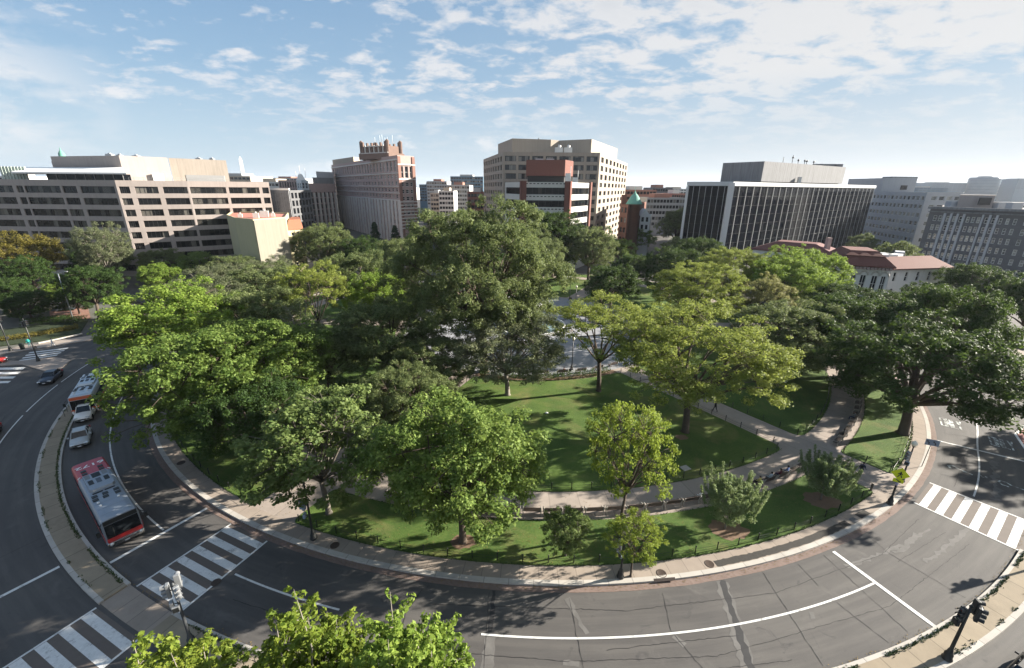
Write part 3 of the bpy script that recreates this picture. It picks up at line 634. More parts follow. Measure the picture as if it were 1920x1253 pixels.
tree('oak2', -122, 100, 9, 5, 'light green tree by the parked white car', AW)
tree('street', 26, 190, 20, 9, 'street tree under the red brick block', AW)
tree('street2', 60, 205, 13.5, 7.5, 'street tree at the foot of the tan tower', AW)
tree('street', 80, 215, 22, 10.5, 'tall street tree before the turreted mansion', AW)
tree('street2', 92, 235, 23, 11, 'broad street tree between the turreted mansion and the dark glass block', AW)
tree('street', 66, 172, 12.5, 7, 'street tree by the queue of cars', AW)
tree('oak2', 84, 190, 19, 9, 'dark street tree at the dark glass corner', AW)
tree('street2', 41, 165, 13, 7.5, 'street tree above the far path', AW)
tree('oak2', 60, 140, 15.5, 9, 'dark tree under the dark glass front', AW)
tree('street', 88, 152, 10, 7, 'tree peeping over the long red roof', AW)
tree('dark', 84, 90, 9.5, 6.5, 'tree against the white mansion wall', AW)
tree('dark', 92, 92, 11.0, 7.5, 'dark tree on the corner below the white wing', AW)
tree('dark', 113, 104, 14.0, 8.0, 'dark tree at the foot of the grey apartment house', AW)
tree('street', 118, 132, 16, 6, 'tree behind the end of the white wing', AW)
tree('dark', 104, 83, 15.5, 6.5, 'very dark tree at the far edge by the grey apartment house', AW)
tree('street2', -45, 262, 13, 8, 'street tree at the mouth of the straight avenue', AW); tree('street', -62, 330, 14, 9, 'second street tree down the straight avenue', AW)
tree('street2', -40, 345, 14, 10, 'tree across the straight avenue', AW); tree('street', 160, 200, 12, 6.5, 'tree between the white wing and the pale office', AW)
tree('plane', 86.0, 46.5, 14, 8.0, 'street tree beyond the zebra crossing whose shade falls on the lanes', AW)
tree('dark', *G(20, 592).xy, 9.0, 5.0, 'dark bushy tree beside the clipped hedge block', AW)
tree('oak2', *G(150, 590).xy, 6.0, 4.0, 'small dark tree at the end of the brick forecourt', AW)
tree('oak2', -135, 140, 12, 8, 'dark tree filling the foot of the shaded office wing', AW)
tree('oak', -112, 137, 11, 7, 'mid green tree at the foot of the office corner', AW)
# hedges
def hedge(name, pts, w, h, z, label, m, seed, n=60, leaf=.22, cat='hedge'):
    rg = random.Random(seed); cen, rad = [], []; b = MB()
    for k in range(len(pts)-1):
        p, q = Vector(pts[k]), Vector(pts[k+1]); nn = max(2, int((q-p).length/.45)); d = (q-p).normalized(); s = Vector((-d.y, d.x))
        for i in range(nn):
            for j in range(max(2, int(w/.4))):
                for zz in (h*.35, h*.75):
                    c = p.lerp(q, i/nn)+s*(w*(j/(max(1, int(w/.4)-1))-.5)); cen.append((c.x+rg.gauss(0, .1), c.y+rg.gauss(0, .1), zz+rg.gauss(0, .08))); rad.append(.36)
        b.tube([(p.x, p.y, h*.4), (q.x, q.y, h*.4)], .06, 5)
    o = empty(name, (0, 0, z), 0, label, cat); link('trunk', b.mesh('hedge_wood', BARK), o); link('crown', leaf_mesh('hedge_leaves', cen, rad, n//3, leaf, m, seed), o)
hedge('hedge', [pol(28.8, a) for a in (-18, -6, 6, 16, 27)], 1.0, 1.0, .15, 'low dark hedge along the front edge of the central plaza', LD, 51)
hedge('hedge', [pol(28.8, a) for a in (41, 52, 64, 80)], 1.0, 1.0, .15, 'low hedge round the plaza behind the yellow green trees', LD, 52)
hedge('hedge', [G(45, 612).xy, G(95, 606).xy, G(160, 606).xy], 2.2, 1.6, .15, 'dark planting along the bed behind the far pavement', LD, 53)
hedge('hedge', [G(22, 600).xy, G(95, 590).xy], 4.0, 3.2, .15, 'tall clipped dark hedge block near the parked cars', LD, 54)
hedge('hedge', [G(5, 640).xy, G(75, 630).xy, G(150, 616).xy], 1.6, .8, .15, 'low mixed green and yellow planting at the bed edge', LT, 55)
# ================================================================ BUILDINGS
PANE = {}
def pane(w, h, style, gm, fm):
    """one window: glass set in a frame, with mullions; origin at its lower left corner, facing -y"""
    key = (round(w, 2), round(h, 2), style, gm.name, fm.name)
    if key in PANE: return PANE[key]
    b = MB(); b.add([(0, 0, 0), (w, 0, 0), (w, 0, h), (0, 0, h)], [(0, 1, 2, 3)])
    nx, nz, t = style
    if t:
        for x in [0]+[w*i/nx for i in range(1, nx)]+[w]:
            xx = min(max(x, t/2), w-t/2); b.box((xx, -.03, h/2), (t, .06, h), m=1)
        for z in [0]+[h*i/nz for i in range(1, nz)]+[h]:
            zz = min(max(z, t/2), h-t/2); b.box((w/2, -.025, zz), (w, .05, t), m=1)
    PANE[key] = b.mesh('window', [gm, fm]); return PANE[key]
def inset(poly, t):
    n = len(poly); out = []
    for i in range(n):
        p, a, c = Vector(poly[i]), Vector(poly[i-1]), Vector(poly[(i+1) % n]); d0, d1 = (p-a).normalized(), (c-p).normalized()
        n0, n1 = Vector((-d0.y, d0.x)), Vector((-d1.y, d1.x)); k = 1+n0.dot(n1); out.append(p+(n0+n1)*(t/max(k, .3)))
    return out
class Bld:
    def __init__(s, name, label, poly, z1, wall, roof, t=.35, z0=0.0, faces=None, gm=None, fm=None, par=.8, cat='building', group=None, face_mats=None):
        """poly counter-clockwise seen from above; faces = {edge: (rows [(sill, head)..], cols [(u0,u1)..], style)}"""
        poly = [Vector(p[:2]) for p in poly]
        if sum(poly[i-1].x*poly[i].y-poly[i].x*poly[i-1].y for i in range(len(poly))) < 0: print('CLOCKWISE', name, label)
        cx = sum(p.x for p in poly)/len(poly); cy = sum(p.y for p in poly)/len(poly)
        s.o = empty(name, (cx, cy, 0), 0, label, cat, group); s.n = 0; s.c = Vector((cx, cy)); s.wall = wall; s.extra = None
        P = [p-s.c for p in poly]; I = inset(P, t); s.P = P; b = MB(); faces = faces or {}; stuff = None; allw = []
        b.prism([(p.x, p.y) for p in I], z0, z1-par)
        for i in range(len(P)):
            A, B, a, c = P[i], P[(i+1) % len(P)], I[i], I[(i+1) % len(P)]; L = (B-A).length; d = (B-A).normalized(); nrm = Vector((d.y, -d.x)); mi = 0
            def slab(za, zb): b.prism([(A.x, A.y), (B.x, B.y), (c.x, c.y), (a.x, a.y)], za, zb, m=mi)
            if i not in faces: slab(z0, z1); continue
            rows, cols, style = faces[i][:3]; wp = faces[i][3] if len(faces[i]) > 3 else .75
            zs = z0
            for (s0, h0) in sorted(rows):
                if s0 > zs+.01: slab(zs, s0)
                us = [0]+[u for cc in cols for u in cc]+[1]
                for k in range(0, len(us), 2):
                    u0, u1 = us[k], us[k+1]
                    if u1-u0 < 1e-4: continue
                    p, q = A.lerp(B, u0), A.lerp(B, u1); pi_, qi = p-nrm*t, q-nrm*t
                    if u0 == 0: pi_ = a
                    if u1 == 1: qi = c
                    pp, qq = p-nrm*.03*(0 if u0 == 0 else 1), q-nrm*.03*(0 if u1 == 1 else 1)
                    b.prism([(pp.x, pp.y), (qq.x, qq.y), (qi.x, qi.y), (pi_.x, pi_.y)], s0, h0, caps=(False, False))
                for (u0, u1) in cols:
                    p = A.lerp(B, u0)-nrm*t*wp; allw.append((p, math.atan2(d.y, d.x), L*(u1-u0), s0, h0-s0, style))
                zs = h0
            if zs < z1: slab(zs, z1)
        s.wallo = b.obj('wall', [wall], s.o)
        gm = gm or GL; fm = fm or FRD
        allw.sort(key=lambda w: (-round(w[2]*w[4], 1), -w[3]))
        sb = MB()
        for k, (p, rz, w, z, h, style) in enumerate(allw):
            me = pane(w, h, style, gm, fm)
            if k < 96: link('window', me, s.o, (p.x, p.y, z), rz)
            else:
                cs, sn = math.cos(rz), math.sin(rz); vs = [(p.x+v.co.x*cs-v.co.y*sn, p.y+v.co.x*sn+v.co.y*cs, z+v.co.z) for v in me.vertices]
                n0 = len(sb.v); sb.v += vs
                for f in me.polygons: sb.f.append(tuple(n0+q for q in f.vertices)); sb.m.append(f.material_index); sb.sm.append(False)
        if sb.v: tag(sb.obj('window', [gm, fm], s.o), kind='stuff')
        rb = MB(); rb.prism([(p.x, p.y) for p in inset(P, t+.01)], z1-par+.004, z1-par+.05); s.roof = rb.obj('roof', roof, s.o)
    def part(s, name, b, mats, parent=None, **k): return b.obj(name, mats, parent or s.o, **k)
    def loc(s, p): return (p[0]-s.c.x, p[1]-s.c.y)
    def block(s, name, poly, z0, z1, mats, m=0, parent=None):
        b = MB(); b.prism([s.loc(p) for p in poly], z0, z1); return s.part(name, b, mats, parent)
def grid(n, gap, e0=None, e1=None):
    e0 = gap if e0 is None else e0; e1 = gap if e1 is None else e1; w = (1-e0-e1-gap*(n-1))/n
    return [(e0+i*(w+gap), e0+i*(w+gap)+w) for i in range(n)]
def rows(top, pitch, h, n): return [(top-pitch*i-h, top-pitch*i) for i in range(n)]
def xy(px, Y): p = W(px, 350, Y); return Vector((p.x, p.y))
def zz(px, py, Y): return W(px, py, Y).z
GL = glassmat('window_glass', share=.2); GLD = glassmat('dark_glass', (.005, .006, .008), (.06, .052, .04), .10, .06, .16); GLO = glassmat('office_glass', (.008, .009, .010), (.17, .16, .14), .26, .06, .3); GLX = glassmat('black_glass', (.003, .004, .007), (.02, .020, .02), .10, .08, .5, 1.14); GLB = glassmat('bright_glass', (.03, .035, .04), (.42, .42, .38), .45)
FRD = mat('dark_frame', (.03, .03, .032), .5, .1); FRW = mat('white_frame', (.62, .62, .60), .6, .1); FRG = mat('grey_frame', (.22, .22, .22), .6, .1)
TAN = mat('tan_concrete', (.36, .312, .288), .85, .12, .35, .1, streak=.25); TAN2 = mat('beige_concrete', (.315, .275, .23), .85, .12, .3, .1, streak=.25)
TANDIM = mat('dim_tan_concrete', (.28, .245, .21), .85, .14, .3, .1, streak=.45); ROOFG = mat('roof_gravel', (.26, .25, .235), .95, .3, 1.2); ROOFW = mat('roof_white', (.6, .6, .58), .8, .1, .6)
BRICK = brick_mat('red_brick', (.24, .085, .06), (.31, .12, .085), (.30, .24, .2), 1, .5, .2); BRICK2 = mat('red_brick_panel', (.165, .070, .056), .85, .18, 1.6, .1)
BRICKD = mat('brown_brick', (.36, .27, .25), .9, .2, .8); STONE = mat('pale_stone', (.54, .51, .48), .8, .15, .5, streak=.2); CREAM = mat('cream_stucco', (.42, .38, .235), .85, .08, .3, streak=.15); CREAM2 = mat('grey_stucco', (.225, .21, .17), .85, .08, .3, streak=.3)
TILE = mat('red_tile', (.125, .045, .035), .8, .25, 2.5, .3); TILEO = mat('orange_tile', (.26, .09, .05), .8, .2, 2.5); COPPER = mat('green_copper', (.12, .30, .24), .7, .25, .6); GREYC = mat('grey_concrete', (.20, .205, .215), .8, .15, .4, streak=.75)
GREYD = mat('dark_grey_stone', (.115, .117, .123), .85, .18, .6); GREYL = mat('light_grey_stone', (.39, .40, .42), .85, .1, .5, streak=.15); MARBLE = mat('white_marble', (.66, .655, .64), .7, .08, .5, streak=.15)
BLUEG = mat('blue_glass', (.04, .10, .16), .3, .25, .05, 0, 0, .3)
# ---- tan office with long window bands
z1 = 31.2
pl = [xy(-330, 150), xy(-60, 148), xy(218, 146), xy(352, 156), xy(505, 171), xy(505, 215), xy(-330, 205)]
R8 = rows(29.3, 3.62, 2.15, 8)
b1 = Bld('office_building', 'tan concrete office block with long dark window bands and a set back penthouse', pl, z1, TAN, ROOFG, .55, faces={
    0: (R8, grid(4, .02), (7, 1, .09)), 1: (R8, [(.005, .30), (.325, .37), (.38, .62), (.635, .73), (.755, .985)], (6, 1, .09)),
    2: (R8, [(.03, .17), (.24, .56), (.63, .985)], (5, 1, .09)), 3: (R8, [(.02, .44), (.475, .86), (.90, .985)], (7, 1, .09))}, gm=GLO)
zp = lambda px, py, Y: zz(px, py, Y)
pa = [xy(116, 163), xy(238, 158), xy(326, 170), xy(331, 178), xy(432, 188), xy(432, 205), xy(116, 200)]
b1.block('penthouse', [xy(112, 166), xy(238, 158), xy(326, 168), xy(326, 190), xy(112, 190)], z1-.7, zz(238, 292, 158), TAN)
b1.block('penthouse', [xy(328, 171), xy(433, 184), xy(433, 200), xy(328, 195)], z1-.7, zz(433, 301, 184), TANDIM)  # darker tan block; the lesser light on it is put into the colour
lv = MB(); A, B = xy(353, 173.8), xy(424, 182.6); lv.prism([b1.loc(p) for p in (A, B, B+Vector((0, .5)), A+Vector((0, .5)))], z1+.1, zz(353, 328, 173)); b1.part('louvre', lv, FRG)
dr = MB(); A, B = xy(291, 163), xy(308, 165); dr.prism([b1.loc(p) for p in (A, B, B+Vector((0, .8)), A+Vector((0, .8)))], z1-.7, z1+2.6); b1.part('roof_hatch', dr, WHITE)
wp = MB(); q = [b1.loc(p) for p in (xy(30, 151), xy(243, 150.5), xy(240, 157), xy(60, 166))]; zb = zz(243, 324, 151)
zt = zz(60, 313, 160); wp.add([(q[0][0], q[0][1], zb), (q[1][0], q[1][1], zb), (q[2][0], q[2][1], zt), (q[3][0], q[3][1], zt)]+[(q[0][0], q[0][1], zb-.5), (q[1][0], q[1][1], zb-.5), (q[2][0], q[2][1], zb-.5), (q[3][0], q[3][1], zb-.5)], [(0, 1, 2, 3), (4, 5, 1, 0), (5, 6, 2, 1), (6, 7, 3, 2), (7, 4, 0, 3)])
b1.part('canopy_roof', wp, WHITE)
gw = MB(); A, B = xy(95, 153), xy(236, 152); gw.prism([b1.loc(p) for p in (A, B, B+Vector((0, 3)), A+Vector((0, 3)))], z1-.7, zb-.5); go = b1.part('glazed_wall', gw, GLD)
for k in range(9):
    p = A.lerp(B, k/8); m_ = MB(); m_.box((*b1.loc(p-Vector((0, .1))), z1+.4), (.15, .15, 2*(zb-.5-z1-.4)+0)); b1.part('post', m_, FRG)
sc = MB()
for k in range(8):
    p = xy(14+k*6, 153+k*.3); sc.box((*b1.loc(p), z1+2.0), (.8, .5, 4.2)); 
b1.part('screen_wall', sc, [mat('green_grey_panel', (.38, .44, .40), .7, .2, 1)])
rl = MB(); A, B, C_ = xy(236, 148), xy(352, 157), xy(432, 166)
for P_, Q_ in ((A, B), (B, C_)):
    for hz in (.5, 1.0): rl.tube([(*b1.loc(P_), z1+hz), (*b1.loc(Q_), z1+hz)], .03, 4)
    for k in range(14): p = P_.lerp(Q_, k/13); rl.tube([(*b1.loc(p), z1), (*b1.loc(p), z1+1.0)], .03, 4)
b1.part('railing', rl, FRG)
for px, Y, w in ((222, 168, 2.2), (240, 172, 1.4), (270, 176, 2.4), (384, 190, 2.0), (408, 192, 1.6)):
    u = MB(); p = b1.loc(xy(px, Y)); zt_ = zz(238, 292, 158) if px < 330 else zz(433, 301, 184); u.box((p[0], p[1], zt_+.5), (w, 1.5, 1.2)); u.lathe([(.5, 0), (.5, .3), (.2, .35)], (p[0], p[1], zt_+1.1), 10); b1.part('roof_unit', u, GALV)
# ---- cream house with party walls
pl = [xy(414, 146), xy(428, 133), xy(463, 127), xy(526, 137), xy(533, 160), xy(425, 166)]
zt = zz(463, 411, 127)
b2 = Bld('townhouse', 'cream rendered house with blank party walls and a red flat roof', pl, zt, CREAM, mat('red_roofing', (.42, .17, .13), .9, .15, .5), .3, par=.5, faces={})
w2 = MB(); A, B = xy(463, 126.8), xy(526, 136.8); d = (B-A).normalized(); nn = Vector((d.y, -d.x))
w2.prism([b2.loc(p) for p in (A+nn*.12+d*.15, B+nn*.12-d*.1, B, A+d*.15)], 0, zt-.35); b2.part('side_wall', w2, CREAM2)
for px, Y, w, h in ((470, 137, 1.6, 1.5), (487, 142, 2.4, 1.9), (503, 143, 1.1, 1.2), (440, 140, 1.2, 1.0)):
    u = MB(); p = b2.loc(xy(px, Y)); u.box((*p, zt-.4+h/2), (w, w*.8, h), .4); u.lathe([(.3, 0), (.3, .4)], (*p, zt-.4+h), 8); b2.part('roof_unit', u, STONE)
pl = [xy(527, 140), xy(556, 146), xy(556, 162), xy(535, 160)]; zt = zz(540, 431, 142)
b2b = Bld('townhouse', 'narrow yellow house with an orange tiled mansard roof next to the cream house', pl, zt, CREAM, ROOFG, .25, par=.3, faces={0: (rows(zt-.8, 3.2, 1.9, 4), grid(2, .22), (1, 2, .1))}, fm=FRW)
u = MB(); pp = [b2b.loc(p) for p in (pl[0]-Vector((0, .5)), pl[1]-Vector((-.4, .5)), pl[2], pl[3])]; u.prism(pp, zt, zt+3.0, scale=.72); b2b.part('mansard_roof', u, TILEO)
# ---- dark office with fins, glass tower and brown block behind
pl = [xy(500, 222), xy(541, 216), xy(582, 240), xy(582, 270), xy(500, 262)]; zt = zz(541, 357, 216)
bb = Bld('office_building', 'dark glass office with close vertical fins behind the tan block', pl, zt, GREYD, ROOFG, .4, faces={0: (rows(zt-1.2, 3.6, 3.3, 7), grid(9, .03), (1, 1, .06)), 1: (rows(zt-1.2, 3.6, 2.6, 7), grid(6, .06), (2, 1, .08))}, gm=GLD)
fn = MB()
for k in range(20): p = pl[0].lerp(pl[1], (k+.5)/20)+Vector((0, -.25)); fn.box((*bb.loc(p), zt/2), (.14, .4, zt))
bb.part('fins', fn, GREYL)
bb.block('coping', [pl[0]+Vector((-.2, -.6)), pl[1]+Vector((.2, -.6)), pl[1]+Vector((.2, .4)), pl[0]+Vector((-.2, .4))], zt, zt+.9, ROOFW)
pl = [xy(523, 270), xy(563, 265), xy(568, 290), xy(523, 295)]; zt = zz(540, 338, 265)
Bld('office_building', 'brown ribbed block standing behind the dark finned office', pl, zt, BRICKD, ROOFG, .4, faces={0: (rows(zt-1.0, 3.8, 3.0, 5), grid(8, .05), (1, 1, .08))})
pl = [xy(557, 252), xy(566, 249), xy(579, 262), xy(579, 274), xy(557, 270)]; zt = zz(566, 338, 249)
bt = Bld('office_tower', 'slim pale tower with blue windows and a peaked glass crown', pl, zt, mat('pale_blue_panel', (.45, .50, .53), .6, .1, .5), ROOFG, .3, faces={0: (rows(zt-1.4, 4.2, 3.0, 7), grid(2, .1), (1, 2, .1)), 1: (rows(zt-1.4, 4.2, 3.0, 7), grid(2, .1), (1, 2, .1))}, gm=mat('tower_glass', (.05, .09, .13), .08, .1, .1, 0, 0, .8), fm=FRW)
u = MB(); c = bt.loc(xy(566, 262)); u.box((*c, zt+1.6), (5.2, 5.2, 3.6), .5, top=.3); u.tube([(*c, zt+3), (*c, zt+8)], .12, 6); u.tube([(c[0]+3, c[1], zt), (c[0]+3, c[1], zt+6.5)], .1, 6); u.tube([(c[0]-2.5, c[1], zt), (c[0]-2.5, c[1], zt+5)], .1, 6)
bt.part('crown_roof', u, ROOFW)
pl = [xy(577, 296), xy(628, 322), xy(628, 350), xy(577, 330)]; zt = zz(577, 344, 296)
bc = Bld('office_building', 'red brown block with tall pale pilasters beside the striped brick tower', pl, zt, BRICKD, ROOFG, .5, faces={0: (rows(zt-5.5, 3.8, 3.3, 7), grid(6, .09), (2, 1, .1))})
pb = MB()
for k in range(7): p = pl[0].lerp(pl[1], .03+.94*k/6)+Vector((.2, -.35)); pb.box((*bc.loc(p), (zt-6)/2), (1.5, .5, zt-6), math.atan2((pl[1]-pl[0]).y, (pl[1]-pl[0]).x))
bc.part('pilasters', pb, STONE)
bc.block('penthouse', [xy(588, 312), xy(626, 330), xy(626, 345), xy(588, 330)], zt-.8, zz(600, 333, 315), GREYC); bc.block('penthouse', [xy(596, 322), xy(628, 338), xy(628, 350), xy(596, 340)], zt-.8, zz(610, 322, 325), GREYL)
# ---- striped brick tower
Yc = 238; P0, P1, P2 = xy(626, 356), xy(749, Yc), xy(779, 246); P3 = P2+(P0-P1)*.98; zt = zz(749, 291, Yc)
Rw = rows(zt-9.2, 3.35, 2.0, 10)
bx = Bld('brick_tower', 'tall striped brick and stone block with a turreted crown', [P0, P1, P2, P3], zt, BRICKD, ROOFG, .5, faces={0: ([(zt-7.6, zt-2.6)]+Rw, grid(24, .022), (1, 2, .12)), 1: ([(zt-11, zt-5.2)]+rows(zt-13.2, 3.6, 1.9, 7), [(.16, .30), (.40, .60), (.70, .84)], (1, 2, .12))}, fm=FRW)
u = MB(); d = (P1-P0).normalized(); n_ = Vector((d.y, -d.x)); L = (P1-P0).length
zb = zt-22.5
for k in range(25):
    p = P0.lerp(P1, .0105+(1-.022)*k/24*1.0)+n_*.12; w = .022*L if k % 3 else .03*L
    u.box((*bx.loc(p), zb/2), (w*.95, .5, zb), math.atan2(d.y, d.x))
bx.part('stone_piers', u, STONE)
u = MB()
for hz, hh in ((zt-8.6, .5), (zt-2.0, .7), (zb+.2, .6), (zt-15.2, .35), (zt-18.6, .35)):
    p = P0.lerp(P1, .5)+n_*.22; u.box((*bx.loc(p), hz), (L+.3, .55, hh), math.atan2(d.y, d.x))
d2 = (P2-P1).normalized(); n2 = Vector((d2.y, -d2.x)); L2 = (P2-P1).length
for hz in [zt-23-k*1.7 for k in range(9)]+[zt-4.4, zt-11.6]:
    p = P1.lerp(P2, .5)+n2*.2; u.box((*bx.loc(p), hz), (L2+.6, .5, .55), math.atan2(d2.y, d2.x))
bx.part('stone_bands', u, STONE)
bw = MB(); p = P1.lerp(P2, .12)+n2*.2; 
for f in (.06, .94): p = P1.lerp(P2, f)+n2*.16; bw.box((*bx.loc(p), (zt-.5)/2), (L2*.17, .45, zt-.5), math.atan2(d2.y, d2.x))
bx.part('brick_corner', bw, mat('pinkish_brick', (.235, .135, .11), .9, .2, 1.2))
T0 = xy(684, 268); T1 = xy(733, 257); td = (T1-T0).normalized(); tn = Vector((-td.y, td.x)); tl = (T1-T0).length; tw = MB(); zr = zt-.8; ang = math.atan2(td.y, td.x)
c0 = T0.lerp(T1, .5)+tn*5
zt2 = zz(716, 266, 255)
tw.box((*bx.loc(c0), (zr+zt2)/2-.8), (tl*.96, 10, zt2-zr-1.6), ang)
tw.box((*bx.loc(c0), zr+1.6), (tl*1.12, 12, 3.2), ang)
for k in range(6):
    for sgn in (0, 1):
        p = T0.lerp(T1, (k+.5)/6)+tn*(10.2*sgn); tw.box((*bx.loc(p), (zr+zt2)/2), (1.0, 1.0, zt2-zr+ (1.2 if k in (0, 5) else .2)), ang)
for f, e in ((.02, 0), (.98, 0), (.02, 10), (.98, 10)):
    p = T0.lerp(T1, f)+tn*e; tw.lathe([(1.1, zr), (1.1, zt2+.9), (.8, zt2+1.0), (.5, zt2+1.5)], (*bx.loc(p), 0), 8, smooth=False)
bx.part('turret', tw, mat('tower_brick', (.17, .115, .095), .9, .25, .9))
tw = MB()
for k in range(5): p = T0.lerp(T1, (k+1)/6)-tn*.25; tw.box((*bx.loc(p), (zr+zt2)/2+.6), (.75, .5, zt2-zr-3.5), ang)
p = T0.lerp(T1, .5)-tn*.6; tw.box((*bx.loc(p), zt2-1.8), (tl*.5, .8, .5), ang); tw.box((*bx.loc(p), zr+3.3), (tl*1.05, .8, .5), ang); bx.part('turret_stonework', tw, STONE)
for k in range(6): u = MB(); p = T0.lerp(T1, .45+.09*k)+tn*(2+k % 3*2); u.tube([(*bx.loc(p), zt2-1), (*bx.loc(p), zt2+3.2+k % 2)], .1, 5); bx.part('antenna', u, WHITE)
bx.block('penthouse', [xy(629, 362), xy(668, 322), xy(680, 330), xy(640, 372)], zt-.8, zz(640, 297, 340), TAN2)
# ---- tan tower with chamfered corner
P = [xy(907, 268), xy(943, 211), xy(1121, 211), xy(1173, 300), xy(1160, 330), xy(920, 330)]; zt = zz(1121, 286.5, 211)
RR = rows(zt-1.6, 3.75, 2.3, 3)[:2]+rows(zt-1.6-3.75*3, 3.75, 2.0, 9); GAL = [(zt-1.6-3.75*2-2.4, zt-1.6-3.75*2)]
bf = Bld('office_tower', 'beige concrete office tower with deep square windows, tallest behind the red brick block', P, zt, TAN2, ROOFG, .8, faces={
    0: (RR+GAL, grid(8, .05), (2, 1, .1)), 1: (RR+GAL, grid(7, .025, .02, .02), (4, 1, .12)), 2: (RR+GAL, grid(8, .055, .04, .03), (1, 1, .12))}, gm=GL)
zp_ = zz(1104, 261, 232)
Q = [xy(934, 262), xy(960, 232), xy(1030, 236), xy(1045, 240), xy(1104, 232), xy(1152, 284), xy(1130, 310), xy(950, 310)]
u = MB(); u.prism([bf.loc(p) for p in Q], zt-.5, zp_); bf.part('penthouse', u, TAN2)
u = MB(); Qi = [q+(q-Vector(bf.c))*(-.03) for q in Q]; u.prism([bf.loc(p) for p in Qi], zt-.75, zt-.55); bf.part('shadow_gap', u, FRD)
for px in (1045, 1062): u = MB(); p = bf.loc(xy(px, 216)); u.box((*p, zt+1.1), (3.5, 2.4, 2.6)); u.tube([(p[0], p[1], zt+2.3), (p[0]+.5, p[1], zt+3.4)], .7, 8); bf.part('roof_unit', u, ROOFW)
u = MB(); p = bf.loc(xy(1008, 240)); u.lathe([(.3, zp_), (.3, zp_+1), (.1, zp_+1.2)], (*p, 0), 8); bf.part('vent', u, GREYC)
# ---- red brick block with white bands
P = [xy(947, 176), xy(980, 158), xy(1066, 158), xy(1108, 178), xy(1108, 205), xy(947, 205)]; zt = zz(1000, 341.5, 158)
Rb = rows(zt-1.8, 4.25, 2.3, 6)
bg = Bld('office_building', 'red brick office with white balcony bands and a brick rooftop block', P, zt, mat('white_band', (.52, .505, .475), .7, .08, .5, streak=.12), ROOFG, .5, faces={0: (Rb, [(.04, .92)], (5, 1, .1)), 1: (Rb, [(.07, .94)], (6, 1, .1)), 2: (Rb, [(.05, .90)], (6, 1, .1))}, gm=GLD)
u = MB()
for A_, B_, fs in ((P[0], P[1], (.97,)), (P[1], P[2], (.035, .965)), (P[2], P[3], (.045, .955))):
    d = (B_-A_).normalized(); n_ = Vector((d.y, -d.x))
    for f in fs: p = A_.lerp(B_, f)+n_*.2; u.box((*bg.loc(p), zt/2+.1), (1.5, .9, zt+.5), math.atan2(d.y, d.x))
bg.part('brick_piers', u, BRICK2)
u = MB()
for hz in [zt-.5-4.25*k for k in range(6)]:
    for k in range(11): p = P[1].lerp(P[2], .09+.082*k)+Vector((0, -.03)); u.box((*bg.loc(p), hz), (.75, .2, .32))
bg.part('drain_slots', u, FRD)
zq = zz(1000, 300, 172)
u = MB(); u.prism([bg.loc(p) for p in (xy(986, 172), xy(1058, 170), xy(1073, 178), xy(1073, 196), xy(986, 196))], zt+2.4, zq); bg.part('penthouse', u, BRICK2)
u = MB(); u.prism([bg.loc(p) for p in (xy(989, 174), xy(1057, 172), xy(1070, 179), xy(1070, 194), xy(989, 194))], zt-.8, zt+2.4); bg.part('penthouse_base', u, FRD)
for px, h in ((1064, 3.6), (1078, 2.2)): u = MB(); p = bg.loc(xy(px, 167)); u.box((*p, zt-.8+h/2+.4), (1.8, 1.2, h)); u.tube([(p[0]+.9, p[1], zt), (p[0]+.9, p[1], zt+h+2)], .1, 6); bg.part('roof_unit', u, ROOFW)
for px in (1010, 1030): u = MB(); p = bg.loc(xy(px, 182)); u.box((*p, zq+.5), (3, 1.6, 1.0)); bg.part('roof_unit', u, GREYL)
# ---- turreted mansion
c = xy(1192, 196); za = zz(1192, 358, 196); zc = zz(1192, 383, 196)
P = [xy(1166, 200), xy(1181, 192), xy(1198, 205), xy(1215, 235), xy(1170, 240)]
bm_ = Bld('mansion', 'dark brick mansion with a round corner turret under a green copper cone', P, zz(1181, 384, 192), mat('mansion_brick', (.16, .075, .055), .9, .2, 1), mat('slate', (.10, .10, .11), .8, .2, 1), .3, faces={0: (rows(zz(1181, 390, 192), 4.2, 2.2, 4), [(.2, .45), (.6, .85)], (1, 2, .1)), 1: (rows(zz(1181, 390, 192), 4.2, 2.2, 4), [(.25, .5), (.65, .85)], (1, 2, .1))})
u = MB(); u.lathe([(2.7, 0), (2.7, zc-.3), (3.2, zc-.2), (3.2, zc)], (*bm_.loc(c), 0), 16); bm_.part('turret', u, MATS['mansion_brick'])
u = MB(); u.lathe([(3.6, zc), (3.3, zc+.5), (1.6, zc+3.4), (.5, za-1), (.12, za), (.06, za+1.8)], (*bm_.loc(c), 0), 16); bm_.part('turret_roof', u, COPPER)
u = MB(); p = bm_.loc(xy(1172, 200)); u.box((*p, zz(1172, 372, 200)-3), (2.0, 2.0, 9)); bm_.part('chimney', u, MATS['mansion_brick'])
P = [xy(1206, 205), xy(1225, 203), xy(1228, 218), xy(1208, 220)]; zt = zz(1215, 405, 204)
bh = Bld('house', 'small white gabled front with an arched window near the turreted mansion', P, zt, MARBLE, ROOFG, .2, par=.3, faces={0: (rows(zt-.6, 3.4, 2.0, 3), [(.15, .4), (.6, .85)], (1, 2, .08))})
u = MB(); a_, b_ = [bh.loc(p) for p in (P[0], P[1])]; zg = zz(1215, 396, 204); mx_ = ((a_[0]+b_[0])/2, (a_[1]+b_[1])/2)
u.add([(a_[0], a_[1], zt), (b_[0], b_[1], zt), (mx_[0], mx_[1], zg+1), (a_[0], a_[1]+6, zt), (b_[0], b_[1]+6, zt), (mx_[0], mx_[1]+6, zg+1)], [(0, 1, 2), (3, 5, 4), (1, 4, 5, 2), (0, 2, 5, 3)]); bh.part('gable', u, MARBLE)
